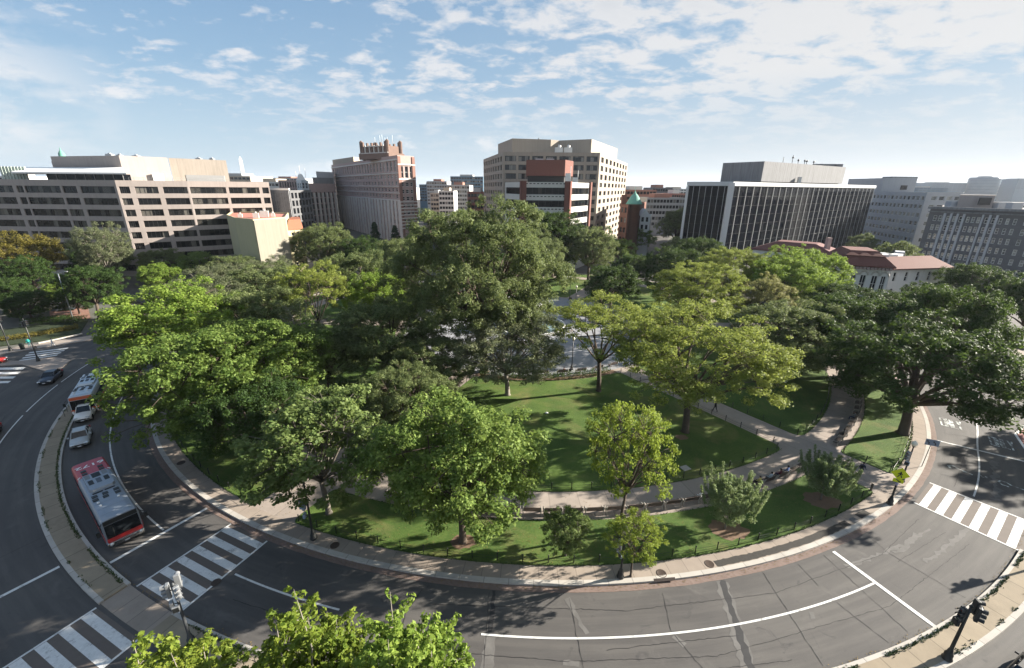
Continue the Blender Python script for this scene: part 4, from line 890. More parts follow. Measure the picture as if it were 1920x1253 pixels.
# ---- dark glass office with white fins
P0, P1, P2 = xy(1290, 179), xy(1372, 170), xy(1640, 250); P = [P0, P1, P2, P2+Vector((-25, 40)), P0+Vector((22, 45))]; zt = zz(1380, 343, 170)
bd = Bld('glass_office', 'dark glass office block with thin white vertical fins and a concrete penthouse', P, zt, mat('spandrel_dark', (.010, .011, .013), .4, .2, .5, 0, 0, .08), ROOFG, .4, faces={0: (rows(zt-1.4, 3.5, 3.499, 8), grid(7, .004), (1, 1, .035), .2), 1: (rows(zt-1.4, 3.5, 3.499, 8), grid(27, .001), (1, 1, .035), .2)}, gm=GLX, fm=BLK)
FINM = mat('fin_metal', (.50, .51, .52), .5, .08, 1)
u = MB(); u.box((0, 0, 0), (.11, .14, zt-1.3)); FIN1 = u.mesh('fin', FINM); u = MB(); u.box((0, 0, 0), (.9, .6, zt-1.3)); FINW = u.mesh('fin', FINM)
for A_, B_, nb in ((P0, P1, 7), (P1, P2, 27)):
    d = (B_-A_).normalized(); n_ = Vector((d.y, -d.x)); an = math.atan2(d.y, d.x)
    for k in range(nb+1):
        if (nb == 7 and k == 7) or (nb == 27 and k == 0): continue
        p = A_.lerp(B_, k/nb)+n_*.25
        link('fin', FINW if nb == 7 and k == 0 else FIN1, bd.o, (*bd.loc(p), (zt-1.3)/2), an)
    p = A_.lerp(B_, .5)+n_*.3; u = MB(); u.box((*bd.loc(p), zt-.35), ((B_-A_).length+.8, .7, 1.5), an); bd.part('cornice', u, FINM)
u = MB(); p = P1+Vector((-.4, -.5)); u.box((*bd.loc(p), zt/2), (2.0, 1.0, zt), .1); bd.part('corner_pier', u, FINM)
zq = zz(1425, 302.5, 190)
u = MB(); u.prism([bd.loc(p) for p in (xy(1349, 205), xy(1425, 190), xy(1578, 232), xy(1560, 262), xy(1360, 240))], zt+.9, zq); bd.part('penthouse', u, GREYC)
u = MB(); u.prism([bd.loc(p) for p in (xy(1354, 207), xy(1425, 193), xy(1570, 233), xy(1555, 258), xy(1365, 238))], zt-.8, zt+.9); bd.part('penthouse_base', u, FRD)
for px, h in ((1459, 3.4), (1476, 4.2), (1487, 2.6), (1499, 2.4), (1503, 2.2), (1516, 1.8)):
    u = MB(); p = bd.loc(xy(px, 215)); u.tube([(*p, zq), (*p, zq+h)], .12, 6); u.ball((*p, zq+h*.75), .45, 8) if px > 1470 else 0; bd.part('antenna', u, BLK)
for px, w in ((1525, 4), (1545, 6), (1560, 4)): u = MB(); p = bd.loc(xy(px, 236)); u.box((*p, zq+.8), (w, 3, 1.6)); bd.part('roof_unit', u, GREYC)
u = MB(); p = bd.loc(xy(1496, 205)); u.box((*p, zt+1.2), (1.2, 1.2, 4)); bd.part('roof_hatch', u, ROOFW)
# ---- pale grey office behind it
P = [xy(1600, 300), xy(1742, 226), xy(1812, 227), xy(1812, 300), xy(1600, 330)]; zt = zz(1742, 361, 226)
bp = Bld('office_building', 'pale grey office block with rows of white windows beyond the dark glass block', P, zt, GREYL, ROOFG, .45, faces={0: (rows(zt-1.8, 4.1, 2.0, 7), grid(20, .016), (1, 1, .1)), 1: (rows(zt-1.8, 4.1, 2.0, 7), grid(4, .07, .16), (1, 1, .1))}, gm=GLB, fm=FRW)
bp.block('penthouse', [xy(1588, 296), xy(1654, 268), xy(1716, 262), xy(1716, 285), xy(1600, 320)], zt-.8, zz(1654, 334, 268), GREYL); bp.block('penthouse', [xy(1650, 276), xy(1668, 268), xy(1716, 270), xy(1700, 288)], zt+4, zz(1660, 331, 268), GREYC)
u = MB(); p = bp.loc(xy(1695, 258)); u.box((*p, zz(1695, 352, 258)), (3.4, .6, 2.4)); bp.part('louvre', u, FRD)
# ---- dark grey apartment house
P = [xy(1758, 172), xy(2090, 136), xy(2110, 180), xy(1790, 215)]; zt = zz(1780, 389, 170)
RA = rows(zt-3.0, 3.35, 2.0, 7)
ba = Bld('apartment_house', 'dark grey stone apartment house with pale bays at the far edge', P, zt, GREYD, ROOFG, .4, faces={0: (RA, [(u_*.62, v_*.62) for u_, v_ in ((.06, .10), (.12, .16), (.21, .245), (.28, .315), (.35, .385), (.43, .465), (.485, .52), (.54, .575), (.62, .655), (.69, .725), (.76, .795), (.83, .865), (.90, .935), (1.0, 1.04), (1.10, 1.14), (1.25, 1.29))], (1, 2, .14))}, gm=GLB, fm=FRW)
d = (P[1]-P[0]).normalized(); n_ = Vector((d.y, -d.x)); an = math.atan2(d.y, d.x); L = (P[1]-P[0]).length
u = MB()
for f0, f1 in ((.175, .205), (.25, .275), (.32, .345), (.39, .415), (.59, .61), (.66, .685), (.73, .755)):
    f0, f1 = f0*.62, f1*.62; p = P[0].lerp(P[1], (f0+f1)/2)+n_*.3; u.box((*ba.loc(p), zt/2-1), (L*(f1-f0), .6, zt-2), an)
ba.part('pale_bays', u, GREYL)
u = MB(); p = P[0].lerp(P[1], .5)+n_*.45; u.box((*ba.loc(p), zt-.2), (L+1.2, 1.1, .9), an); u.box((*ba.loc(p), zt-1.6), (L+.4, .7, .4), an); ba.part('cornice', u, GREYC)
ba.block('penthouse', [xy(1806, 178), xy(1873, 172), xy(1873, 190), xy(1806, 196)], zt-.8, zz(1840, 366, 174), TAN); 
for px, Y, w in ((1795, 180, 3), (1890, 172, 5), (1915, 166, 4)): u = MB(); p = ba.loc(xy(px, Y)); u.box((*p, zt+.8), (w, 2.5, 2.4)); ba.part('roof_unit', u, GREYL)
u = MB(); p = ba.loc(xy(1856, 171.6)); u.box((*p, zz(1856, 378, 171)), (4.4, .5, 2.6)); ba.part('louvre', u, FRD)
# ---- white marble mansion with red tile roofs
def hip(bld, name, poly, z0, z1, m, over=.8, k=.35):
    c = sum((Vector(p) for p in poly), Vector((0, 0)))/len(poly); q = [Vector(p)+(Vector(p)-c).normalized()*over for p in poly]
    u = MB(); u.prism([bld.loc(p) for p in q], z0, z0+.35); u.prism([bld.loc(p) for p in q], z0+.35, z1, scale=k); return bld.part(name, u, m)
A, B, C_ = G(1598, 503, 11.2), G(1668, 508, 11.2), None
ze = 11.6
P0 = Vector(G(1575, 497, ze).xy); P1 = Vector(G(1672, 503, ze).xy); d = (P1-P0).normalized(); n_ = Vector((-d.y, d.x)); P = [P0, P1, P1+n_*16, P0+n_*16]
bmn = Bld('mansion', 'white marble mansion with arched windows and a red tiled roof with dormers', P, ze, MARBLE, ROOFG, .4, par=.3, faces={0: ([(5.2, 9.4)], [(.06, .17), (.26, .37), (.46, .57), (.68, .79), (.86, .95)], (2, 2, .1))}, fm=FRW)
hip(bmn, 'roof', P, ze, ze+3.6, TILE, 1.1, .5)
u = MB(); L = (P1-P0).length; an = math.atan2(d.y, d.x)
for k in range(14): p = P0.lerp(P1, (k+.5)/14)-n_*.7; u.box((*bmn.loc(p), ze-.35), (.5, 1.0, .5), an)
bmn.part('cornice_brackets', u, BRICKD)
for f in (.115, .315, .515, .735, .905):
    u = MB(); p = bmn.loc(P0.lerp(P1, f)-n_*.06); u.tube([(p[0]-d.x*.9, p[1]-d.y*.9, 9.5), (p[0]-d.x*.7, p[1]-d.y*.7, 10.1), (p[0], p[1], 10.45), (p[0]+d.x*.7, p[1]+d.y*.7, 10.1), (p[0]+d.x*.9, p[1]+d.y*.9, 9.5)], .2, 6); bmn.part('window_arch', u, STONE)
for f in (.25, .5, .75):
    u = MB(); p = bmn.loc(P0.lerp(P1, f)+n_*1.9); u.prism([(p[0]-d.x*1.2, p[1]-d.y*1.2), (p[0]+d.x*1.2, p[1]+d.y*1.2), (p[0]+d.x*1.2+n_.x*3, p[1]+d.y*1.2+n_.y*3), (p[0]-d.x*1.2+n_.x*3, p[1]-d.y*1.2+n_.y*3)], ze+1.2, ze+2.5); u.prism([(p[0]-d.x*1.6-n_.x*.4, p[1]-d.y*1.6-n_.y*.4), (p[0]+d.x*1.6-n_.x*.4, p[1]+d.y*1.6-n_.y*.4), (p[0]+d.x*1.6+n_.x*3.4, p[1]+d.y*1.6+n_.y*3.4), (p[0]-d.x*1.6+n_.x*3.4, p[1]-d.y*1.6+n_.y*3.4)], ze+2.5, ze+3.1, scale=.35); bmn.part('dormer', u, TILE)
zw = 11.0; Q0 = Vector(G(1672, 505, zw).xy)+Vector((.6, .6)); Q1 = Vector(G(1778, 501, zw).xy); d = (Q1-Q0).normalized(); n_ = Vector((-d.y, d.x)); P = [Q0, Q1, Q1+n_*14, Q0+n_*14]
bw_ = Bld('house_wing', 'plain white wing under a low red tiled roof, with narrow upper windows', P, zw, MARBLE, ROOFG, .35, par=.3, faces={0: ([(7.6, 10.0)], [(.06+.205*k, .115+.205*k) for k in range(5)], (1, 2, .1))}, fm=FRW)
u = MB(); L = (Q1-Q0).length; zr_ = zw+.1; q = [bw_.loc(p) for p in (Q0-n_*1-d*.6, Q1-n_*1+d*.8, Q1+n_*5+d*.2, Q0+n_*5)]
u.add([(*q[0], zr_), (*q[1], zr_), (*q[2], zr_+2.2), (*q[3], zr_+2.2), (*q[0], zr_-.3), (*q[1], zr_-.3), (*q[2], zr_-.3), (*q[3], zr_-.3)], [(0, 1, 2, 3), (4, 5, 1, 0), (5, 6, 2, 1), (6, 7, 3, 2), (7, 4, 0, 3), (7, 6, 5, 4)]); bw_.part('tile_roof', u, TILE)
for k in range(5): u = MB(); p = bw_.loc(Q0.lerp(Q1, .0875+.205*k)-n_*.04); u.lathe([(.42, -.06), (.42, .06), (.3, .08)], (0, 0, 0), 14); o_ = u.obj('round_window', FRD, bw_.o, (*p, 5.3)); o_.rotation_euler = (R(90), 0, math.atan2(d.y, d.x))
for k, (f, g_, w, h) in enumerate(((.15, 6, 3, 1.4), (.3, 8, 5, 1.0), (.5, 7, 4, 1.2), (.7, 9, 3.5, 1.6), (.85, 7, 2, 1.2), (.55, 11, 2.5, 2.0))): u = MB(); p = bw_.loc(Q0.lerp(Q1, f)+n_*g_); u.box((*p, zw+h/2+(1.4 if k < 4 else .3)), (w, 2, h), .3*k); bw_.part('roof_unit', u, GREYL if k % 2 else ROOFW)
L0 = Vector(G(1412, 468, 10.5).xy); L1 = Vector(G(1565, 482, 10.5).xy); d = (L1-L0).normalized(); n_ = Vector((-d.y, d.x)); P = [L0, L1, L1+n_*13, L0+n_*13]
bl = Bld('house', 'long low house with a brownish red tiled roof under the dark glass block', P, 10.5, MARBLE, ROOFG, .35, par=.3, faces={0: ([(6, 8.6)], grid(9, .06), (1, 2, .1))}, fm=FRW)
hip(bl, 'tile_roof', P, 10.5, 13.6, mat('dull_red_tile', (.13, .05, .045), .8, .25, 2.0), .9, .45)
u = MB(); p = bl.loc(L1+n_*4-d*3); u.box((*p, 13.8), (1.2, 1.2, 4)); bl.part('chimney', u, BRICKD)
# ---- far skyline
FAR = [mat('far_%s' % k_, c_, .8, .12, .1) for k_, c_ in (('tan', (.38, .33, .27)), ('grey', (.33, .34, .35)), ('brick', (.26, .13, .10)), ('white', (.55, .55, .53)), ('blue', (.085, .15, .21)), ('dark', (.13, .13, .14)))]  # blue is glass on the ridge, painted distance haze on the avenue blocks
def far_block(px0, px1, py, Y, mi, label, n=6, deep=25, cols=8, Y2=None, name='office_building', pent=True, gm=None):
    A, B = xy(px0, Y), xy(px1, Y2 or Y); zt = zz((px0+px1)/2, py, (Y+(Y2 or Y))/2); d = (B-A).normalized(); n_ = Vector((-d.y, d.x))
    zt = max(zt, 8)
    bl = Bld(name, label, [A, B, B+n_*deep, A+n_*deep], zt, FAR[mi], ROOFG, .4, faces={0: (rows(zt-1.2, 3.7, 2.0, min(n, int((zt-2)/3.7))), grid(cols, .15/cols), (2, 1, .1))}, gm=gm, group='distant city blocks')
    if pent: c_ = A.lerp(B, .45)+n_*deep*.5; u = MB(); u.box((*bl.loc(c_), zt+.8), ((B-A).length*.4, deep*.5, 3.4), math.atan2(d.y, d.x)); bl.part('penthouse', u, FAR[(mi+1) % 4])
    return bl
far_block(786, 822, 346, 620, 4, 'bluish distant block at the head of the straight avenue', 6, 60, 8)
far_block(800, 838, 340, 520, 1, 'grey distant block beside the straight avenue, stepped roof', 7, 50, 8); far_block(845, 906, 331, 560, 4, 'long pale blue glass topped block between the avenue and the beige tower', 7, 60, 12)
far_block(838, 880, 347, 430, 1, 'low grey block with a flat dark cornice before the pale blue one', 6, 40, 9); far_block(876, 912, 360, 300, 2, 'brown brick block tucked beside the beige tower', 6, 30, 6); far_block(806, 826, 362, 400, 0, 'small tan building with a dark stepped gable near the avenue', 5, 25, 4); far_block(822, 850, 358, 370, 3, 'white narrow building by the avenue', 5, 25, 5)
far_block(1170, 1232, 356, 330, 2, 'dark red brick block behind the green turret', 6, 30, 10); far_block(1225, 1262, 352, 400, 5, 'dark roofed block with a small penthouse behind the street trees', 6, 30, 8); far_block(1216, 1290, 371, 300, 1, 'grey rowhouse block with many windows behind the turret', 5, 25, 12)
far_block(1262, 1292, 363, 340, 2, 'pinkish brick block with pale bands near the glass office edge', 5, 25, 7); far_block(1255, 1300, 354, 700, 3, 'far white low block on the horizon near the glass office', 4, 60, 8)
far_block(395, 472, 330, 420, 0, 'pale block with roof plant below the white obelisk', 8, 40, 10); far_block(468, 530, 341, 360, 3, 'white banded block behind the tan office end', 8, 35, 9); far_block(500, 560, 334, 700, 1, 'grey distant block behind the pale blue crowned tower', 6, 60, 8)
far_block(1716, 1780, 352, 900, 4, 'far hazy blue block beyond the pale grey office', 6, 60, 8, gm=BLUEG); far_block(1746, 1812, 343, 1500, 4, 'hazy blue office on the far ridge', 8, 80, 8, gm=BLUEG); far_block(1866, 1912, 346, 1500, 4, 'hazy blue block between the round topped tower and the tower at the edge', 8, 80, 6, gm=BLUEG)
far_block(1905, 1960, 336, 1450, 4, 'hazy blue tower cut by the picture edge', 8, 80, 6, gm=BLUEG); far_block(-20, 30, 330, 330, 3, 'white rooftop block behind the tan office shaded wing', 8, 30, 5)
c = xy(1842, 1480); zr_ = zz(1842, 333, 1480); u = MB(); rr = abs((xy(1864, 1480)-xy(1820, 1480)).x)/2
o_ = empty('office_tower', (c.x, c.y, 0), 0, 'round topped blue glass tower on the far ridge', 'building', 'distant city blocks'); u.lathe([(rr, 0), (rr, zr_*.93), (rr*.97, zr_)], n=24); u.obj('wall', BLUEG, o_)
for k in range(9): v = MB(); v.lathe([(rr*1.012, 0), (rr*1.012, 1.2)], n=24); v.obj('floor_band', FAR[4], o_, (0, 0, zr_-6-k*9))
v = MB(); v.lathe([(rr*.5, 0), (rr*.45, 4)], n=16); v.obj('roof', FAR[1], o_, (0, 0, zr_))
rg = random.Random(77); adj = ['tan', 'grey', 'brick', 'white', 'blue', 'dark']; k = 0
for px, py, Y, w, mi in ((600, 350, 900, 40, 1), (690, 353, 1000, 50, 0), (1180, 356, 1000, 40, 3), (1215, 357, 1200, 60, 0), (1270, 358, 900, 40, 1), (760, 352, 1100, 40, 3), (1000, 353, 1000, 60, 1), (1480, 360, 1000, 60, 0), (90, 345, 700, 60, 2), (1640, 360, 900, 40, 1), (20, 344, 800, 60, 1), (820, 353, 1300, 40, 0), (880, 353, 1400, 50, 3)):
    k += 1; far_block(px-w/2, px+w/2, py, Y, mi, 'low %s city block %s' % (adj[mi], ('behind the brown ribbed block', 'behind the striped brick tower', 'far behind the green turret', 'on the skyline past the mansion', 'near the glass office on the skyline', 'at the end of the avenue', 'hidden behind the beige tower', 'behind the concrete penthouse', 'behind the shaded office wing', 'beyond the pale grey office', 'behind the far end of the shaded wing', 'closing the straight avenue', 'past the avenue under the blue topped block')[k-1]), 5, 40, 6, pent=False)
# obelisk
c = xy(460, 2250); zt = zz(460, 293, 2250); o_ = empty('obelisk', (c.x, c.y, 0), .6, 'white stone obelisk far behind the tan office', 'monument'); u = MB(); u.box((0, 0, (zt-16)/2), (17*1.25, 17*1.25, zt-16), top=.64); u.obj('shaft', MARBLE, o_)
u = MB(); u.box((0, 0, 8), (13.6, 13.6, 16), top=.02); u.obj('capstone', MARBLE, o_, (0, 0, zt-16))
# copper spire and its dome behind the tan office
c = xy(134, 330); zt = zz(134, 278, 330); o_ = empty('church', (c.x, c.y, 0), 0, 'green copper cupola with a finial rising behind the tan office roof', 'church'); u = MB(); u.box((0, 0, (zt-9)/2), (9, 9, zt-9)); u.obj('wall', BRICKD, o_)
u = MB(); u.lathe([(2.4, 0), (2.4, 3.2), (2.0, 3.6), (1.8, 5.5), (.9, 7), (.35, 7.6), (.3, 9), (.05, 9.4)], n=12); u.obj('cupola', COPPER, o_, (0, 0, zt-9))
P = [xy(-60, 180), xy(1, 178), xy(4, 190), xy(-60, 195)]; zt = zz(1, 402, 178); Bld('townhouse', 'cream house corner just inside the picture edge', P, zt, CREAM2, ROOFG, .3, faces={0: (rows(zt-1.5, 3.4, 1.9, 4), grid(5, .1), (1, 2, .1))}, fm=FRW)
# ================================================================ VEHICLES
CARGL = mat('car_glass', (.008, .010, .012), .04, .1, 1, 0, 0, .5); CHROME = mat('chrome', (.5, .5, .5), .18, .1, 4, 0, 1)
LAMPW = mat('headlamp', (.7, .72, .72), .15, .05, 4, 0, .2, .8); LAMPR = mat('tail_lamp', (.35, .01, .01), .3, .1, 4); PLATE = mat('number_plate', (.6, .62, .65), .5, .2, 12)
def text_mesh(txt, size, m, name='lettering', depth=.004, bold=.0):
    cu = bpy.data.curves.new(name, 'FONT'); cu.body = txt; cu.size = size; cu.align_x = 'CENTER'; cu.align_y = 'CENTER'; cu.extrude = depth; cu.offset = bold
    o = bpy.data.objects.new(name, cu); COL.objects.link(o); dg = bpy.context.evaluated_depsgraph_get(); me = bpy.data.meshes.new_from_object(o.evaluated_get(dg)); bpy.data.objects.remove(o); me.materials.clear(); me.materials.append(m); return me
def wheel_mesh(r, w):
    b = MB(); b.lathe([(r*.62, -w/2), (r*.9, -w/2), (r, -w*.3), (r, w*.3), (r*.9, w/2), (r*.62, w/2)], n=20)
    return b.mesh('tyre', RUBBER)
def rim_mesh(r, w):
    b = MB(); b.lathe([(.05, -w*.42), (r*.62, -w*.46), (r*.62, w*.46), (.05, w*.42)], n=16)
    for k in range(5):
        t = k*1.2566; b.box((math.cos(t)*r*.33, math.sin(t)*r*.33, w*.45), (r*.5, r*.14, .03), t)
    return b.mesh('rim', CHROME)
WM = {}
def wheels(o, xs, hw, r, w=.22):
    if (r, w) not in WM: WM[r, w] = (wheel_mesh(r, w), rim_mesh(r, w))
    for x in xs:
        for sy in (-1, 1):
            t, c = WM[r, w]; h = empty('wheel', (x, sy*(hw-w*.45), r)); h.parent = o; h.rotation_euler = (R(-90*sy), 0, 0); link('tyre', t, h); link('rim', c, h)
def car(name, label, x, y, ang, col, L=4.6, wd=1.8, ht=1.46, suv=False, cat='car', group=None, simple=False):
    o = empty(name, (x, y, 0), ang, label, cat, group); P_ = paint('car_'+name+'_%d' % len(MATS), col)
    hw = wd/2; hl = L/2; zl = .24; zh = .92 if not suv else 1.08
    st = [(-hl, .62, .50, .82), (-hl+.12, .70, .36, .96), (-hl*.62, .93*zh/.92, zl, 1.0), (-hl*.1, zh, zl, 1.0), (hl*.34, zh-.02, zl, 1.0), (hl*.72, zh-.13, zl, .98), (hl-.12, zh-.25, .32, .92), (hl, .55, .42, .78)]
    b = MB(); vs = []
    for sx, z1_, z0_, k in st:
        w_ = hw*k
        for yy, z_ in ((-w_*.96, z0_), (-w_, z0_+.2), (-w_, z1_-.16), (-w_*.86, z1_), (0, z1_+.03), (w_*.86, z1_), (w_, z1_-.16), (w_, z0_+.2), (w_*.96, z0_)): vs.append((sx, yy, z_))
    fs = [(i*9+j, i*9+(j+1) % 9, (i+1)*9+(j+1) % 9, (i+1)*9+j) for i in range(len(st)-1) for j in range(9)]
    fs += [tuple(range(8, -1, -1)), tuple(range((len(st)-1)*9, len(st)*9))]
    b.add(vs, fs, 0, True); me = b.mesh('body', P_)
    bm = bmesh.new(); bm.from_mesh(me); bmesh.ops.recalc_face_normals(bm, faces=bm.faces); bm.to_mesh(me); bm.free(); link('body', me, o)
    # cabin: glass with a painted roof and pillars
    zr = ht; xr0, xr1 = (-hl*.93, .12*hl) if suv else (-hl*.50, .04*hl); xb0, xb1 = (-hl*.97, .42*hl) if suv else (-hl*.80, .40*hl)
    b = MB(); kb, kr = hw*.90, hw*.72; zb = zh-.06
    low = [(xb0, -kb*.92, zb), (xb1, -kb*.95, zb-.03), (xb1, kb*.95, zb-.03), (xb0, kb*.92, zb)]; hi = [(xr0, -kr, zr-.06), (xr1, -kr, zr-.06), (xr1, kr, zr-.06), (xr0, kr, zr-.06)]
    b.add(low+hi, [(0, 1, 5, 4), (1, 2, 6, 5), (2, 3, 7, 6), (3, 0, 4, 7)]); b.obj('windows', CARGL, o)
    b = MB(); b.prism([(xr0-.03, -kr*.98), (xr0-.03+.0, kr*.98), (xr1+.05, kr*.98), (xr1+.05, -kr*.98)][::-1], zr-.07, zr, scale=.9)
    for l, h in zip(low, hi): b.tube([(l[0], l[1], l[2]), (h[0], h[1], h[2]+.02)], .045, 5)
    for sy in (-1, 1): b.tube([((xb0+xb1)*.5-.1, sy*kb*.955, zb), ((xr0+xr1)*.5, sy*kr*1.01, zr-.04)], .045, 5)
    b.obj('roof', P_, o)
    wheels(o, (-hl*.60, hl*.62), hw, .33 if not suv else .38)
    if simple: return o
    for sy in (-1, 1):
        b = MB(); b.box((hl-.14, sy*hw*.66, zh-.30), (.26, .38, .15), sy*-.25); b.obj('headlight', LAMPW, o); b = MB(); b.box((-hl+.08, sy*hw*.70, .80), (.14, .34, .18)); b.obj('tail_light', LAMPR, o)
        b = MB(); b.box((xb1-.35, sy*(hw+.09), zh+.08), (.14, .2, .13)); b.obj('mirror', P_, o)
    b = MB(); b.box((hl+.0, 0, .56), (.06, wd*.42, .14)); b.box((hl-.01, 0, .36), (.06, wd*.6, .10)); b.obj('grille', BLK, o); b = MB(); b.box((hl+.04, 0, .42), (.02, .32, .14)); b.obj('number_plate', PLATE, o)
    return o
def bus(name, label, x, y, ang, roofc, rearc, bandc, sidec, L=12.3, text=None, header=None):
    o = empty(name, (x, y, 0), ang, label, 'bus'); hw = 1.28; hl = L/2; ht = 3.02
    ROOF = paint('bus_roof_'+name, roofc, .45, .25); REAR = paint('bus_rear_'+name, rearc, .45); BAND = paint('bus_band_'+name, bandc, .35); SIDE = paint('bus_side_'+name, sidec, .4, .3)
    sec = [(-hw, .38), (-hw, 2.55), (-hw*.96, 2.82), (-hw*.86, ht-.05), (-hw*.6, ht), (hw*.6, ht), (hw*.86, ht-.05), (hw*.96, 2.82), (hw, 2.55), (hw, .38)]; n = len(sec)
    def shell(xs, m, ks=None, zs=None):
        b = MB(); vs = []
        for i, sx in enumerate(xs):
            k = ks[i] if ks else 1
            for yy, z_ in sec: vs.append((sx, yy*k, z_ if z_ < 1 else (z_ if not zs else z_*zs[i])))
        fs = [(i*n+j, (i+1)*n+j, (i+1)*n+(j+1) % n, i*n+(j+1) % n) for i in range(len(xs)-1) for j in range(n)]+[tuple(range(n)), tuple(range(len(xs)*n-1, (len(xs)-1)*n-1, -1))]
        b.add(vs, [f[::-1] for f in fs], 0)
        me = b.mesh('body', m); bm = bmesh.new(); bm.from_mesh(me); bmesh.ops.recalc_face_normals(bm, faces=bm.faces); bm.to_mesh(me); bm.free(); return me
    xr = -hl+3.35
    link('body', shell([xr, hl-.5, hl-.12, hl], ROOF, [1, 1, .985, .93], [1, 1, .992, .975]), o); link('rear_body', shell([-hl, -hl+.1, xr-.004], REAR, [.95, 1, 1], [.985, 1, 1]), o)
    for sy in (-1, 1):
        b = MB(); b.box((.2, sy*(hw+.012), 1.85), (L-1.6, .03, .95)); w = b.obj('side_windows', CARGL, o)
        b = MB()
        for k in range(8): b.box((-hl+1.3+k*1.45, sy*(hw+.03), 1.85), (.08, .03, .95))
        b.obj('window_posts', BLK, w); b = MB(); b.box((0, sy*(hw+.014), .95), (L-.5, .03, .55)); b.obj('side_stripe', BAND, o)
    b = MB(); b.box((hl+.0, 0, 1.72), (.10, hw*1.80, 1.34), top=.97); ws = b.obj('windscreen', CARGL, o)
    b = MB(); b.box((hl-.02, 0, 2.66), (.14, hw*1.76, .40)); hd = b.obj('destination_sign', header or BLK, o)
    b = MB(); b.box((hl+.055, -.62, 1.62), (.03, .05, 1.3)); b.tube([(hl+.08, .7, 1.08), (hl+.09, .1, 1.25), (hl+.09, -.2, 1.5)], .02, 4); b.tube([(hl+.08, -.7, 1.08), (hl+.09, -1.0, 1.35)], .02, 4); b.obj('wipers', BLK, ws)
    b = MB(); b.box((hl+.04, 0, .93), (.14, hw*1.86, .34)); b.obj('front_band', BAND, o)
    b = MB(); b.box((hl+.08, 0, .52), (.26, hw*1.96, .46)); b.obj('bumper', CHROME, o, bevel=.06)
    for sy in (-1, 1):
        b = MB(); b.lathe([(.13, 0), (.13, .06), (.05, .08)], n=12); hl_ = b.obj('headlight', LAMPW, o, (hl+.20, sy*hw*.78, .62)); hl_.rotation_euler = (0, R(90), 0)
        b = MB(); b.tube([(hl-.1, sy*hw*.95, 2.7), (hl+.35, sy*(hw+.1), 2.65), (hl+.4, sy*(hw+.28), 2.45)], .03, 6); b.box((hl+.4, sy*(hw+.3), 2.15), (.12, .26, .48)); b.obj('mirror', BLK, o)
    b = MB()
    for k in range(2): b.tube([(hl+.25, -.75, .5+.12*k), (hl+.62, -.75, .62+.2*k), (hl+.62, .75, .62+.2*k), (hl+.25, .75, .5+.12*k)], .025, 5)
    b.obj('bike_rack', BLK, o); b = MB(); b.box((hl+.22, 0, .40), (.02, .34, .15)); b.obj('number_plate', PLATE, o)
    # roof equipment
    zt = ht+.002; b = MB(); q = [(-2.7, -.92), (.55, -.92), (.85, -.72), (.85, .72), (.55, .92), (-2.7, .92)]; b.prism(q, zt, zt+.24, scale=.95); ac = b.obj('air_conditioner', ROOF, o)
    gr = mat('vent_grille', (.20, .22, .24), .6, .2, 20)
    for cx_, cy_, w_, d_, mm in ((-2.0, 0, .95, .62, BLK), (-2.05, .62, .85, .38, gr), (-2.05, -.62, .85, .38, gr), (-.75, .56, .9, .36, BLK), (-.75, -.56, .9, .36, BLK), (-.75, 0, .95, .36, mat('slate_blue', (.09, .11, .14), .5))):
        b = MB(); b.box((cx_, cy_, zt+.245), (w_, d_, .02))
        for k in range(6): b.box((cx_-w_*.4+k*w_*.16, cy_, zt+.26), (.02, d_*.9, .012))
        b.obj('vent', mm, ac)
    b = MB(); b.box((1.15, .38, zt+.03), (.12, .72, .06)); b.box((1.15, -.46, zt+.03), (.12, .72, .06)); b.obj('vent', BLK, ac)
    for cx_, cy_ in ((1.75, .72), (2.4, .72), (1.75, -.05), (2.35, -.12), (1.7, -.78), (2.35, -.82), (-3.35, .62), (-3.35, -.62), (-4.0, .62), (-4.0, -.62)): b = MB(); b.box((cx_, cy_, zt+.03), (.42, .40, .06)); b.obj('roof_hatch', BLK, o, bevel=.015)
    for cx_, cy_ in ((3.2, .6), (3.6, -.7), (3.0, -.75)): b = MB(); b.lathe([(.11, 0), (.1, .07), (.03, .1)], n=10); b.obj('antenna', WHITE, o, (cx_, cy_, zt))
    b = MB()
    for k in range(5): b.box((1.1+k*1.05, 0, zt), (.03, 2.0, .008))
    b.obj('roof_seams', gr, o)
    for sy in (-1, 1): b = MB(); b.box((-2.95, sy*1.1, zt-.05), (.28, .1, .10), .6*sy); b.obj('marker', WHITE, o)
    if text: tx = link('fleet_number', text_mesh(text, .95, WHITE, 'fleet_number', .003, .012), o, (-5.0, 0, zt+.006)); tx.rotation_euler = (0, 0, R(-90)); tx.scale = (1.15, .8, 1)
    wheels(o, (-hl+3.2, hl-2.5), hw, .5, .30); return o
bus('city_bus', 'long silver city bus with a red rear roof stopped at the line', -38.75, 33.75, math.atan2(-8.35, 10.9), (.24, .27, .31), (.40, .022, .03), (.42, .02, .02), (.40, .40, .41), text='6172')
BX = G(150, 744, 2.8)-Vector((math.cos(R(-56)), math.sin(R(-56)), 0))*4.4
bus('city_bus', 'white bus with an orange red front header, half hidden under the lime green tree', BX.x, BX.y, R(-56), (.50, .55, .60), (.6, .62, .65), (.55, .10, .03), (.6, .6, .6), L=9, header=paint('header_orange', (.62, .12, .04)))
def onring(r, a, off=0): x, y = pol(r, a); return x, y, R(a+off)
x, y = G(150, 832).xy; car('sedan', 'silver grey sedan right behind the red and silver bus', x-.3, y+.6, R(-50), (.36, .38, .39))
x, y = G(157, 786).xy; car('suv', 'white sport utility car between the silver sedan and the orange fronted bus', x-.3, y+.8, R(-56), (.70, .69, .66), suv=True, ht=1.75)
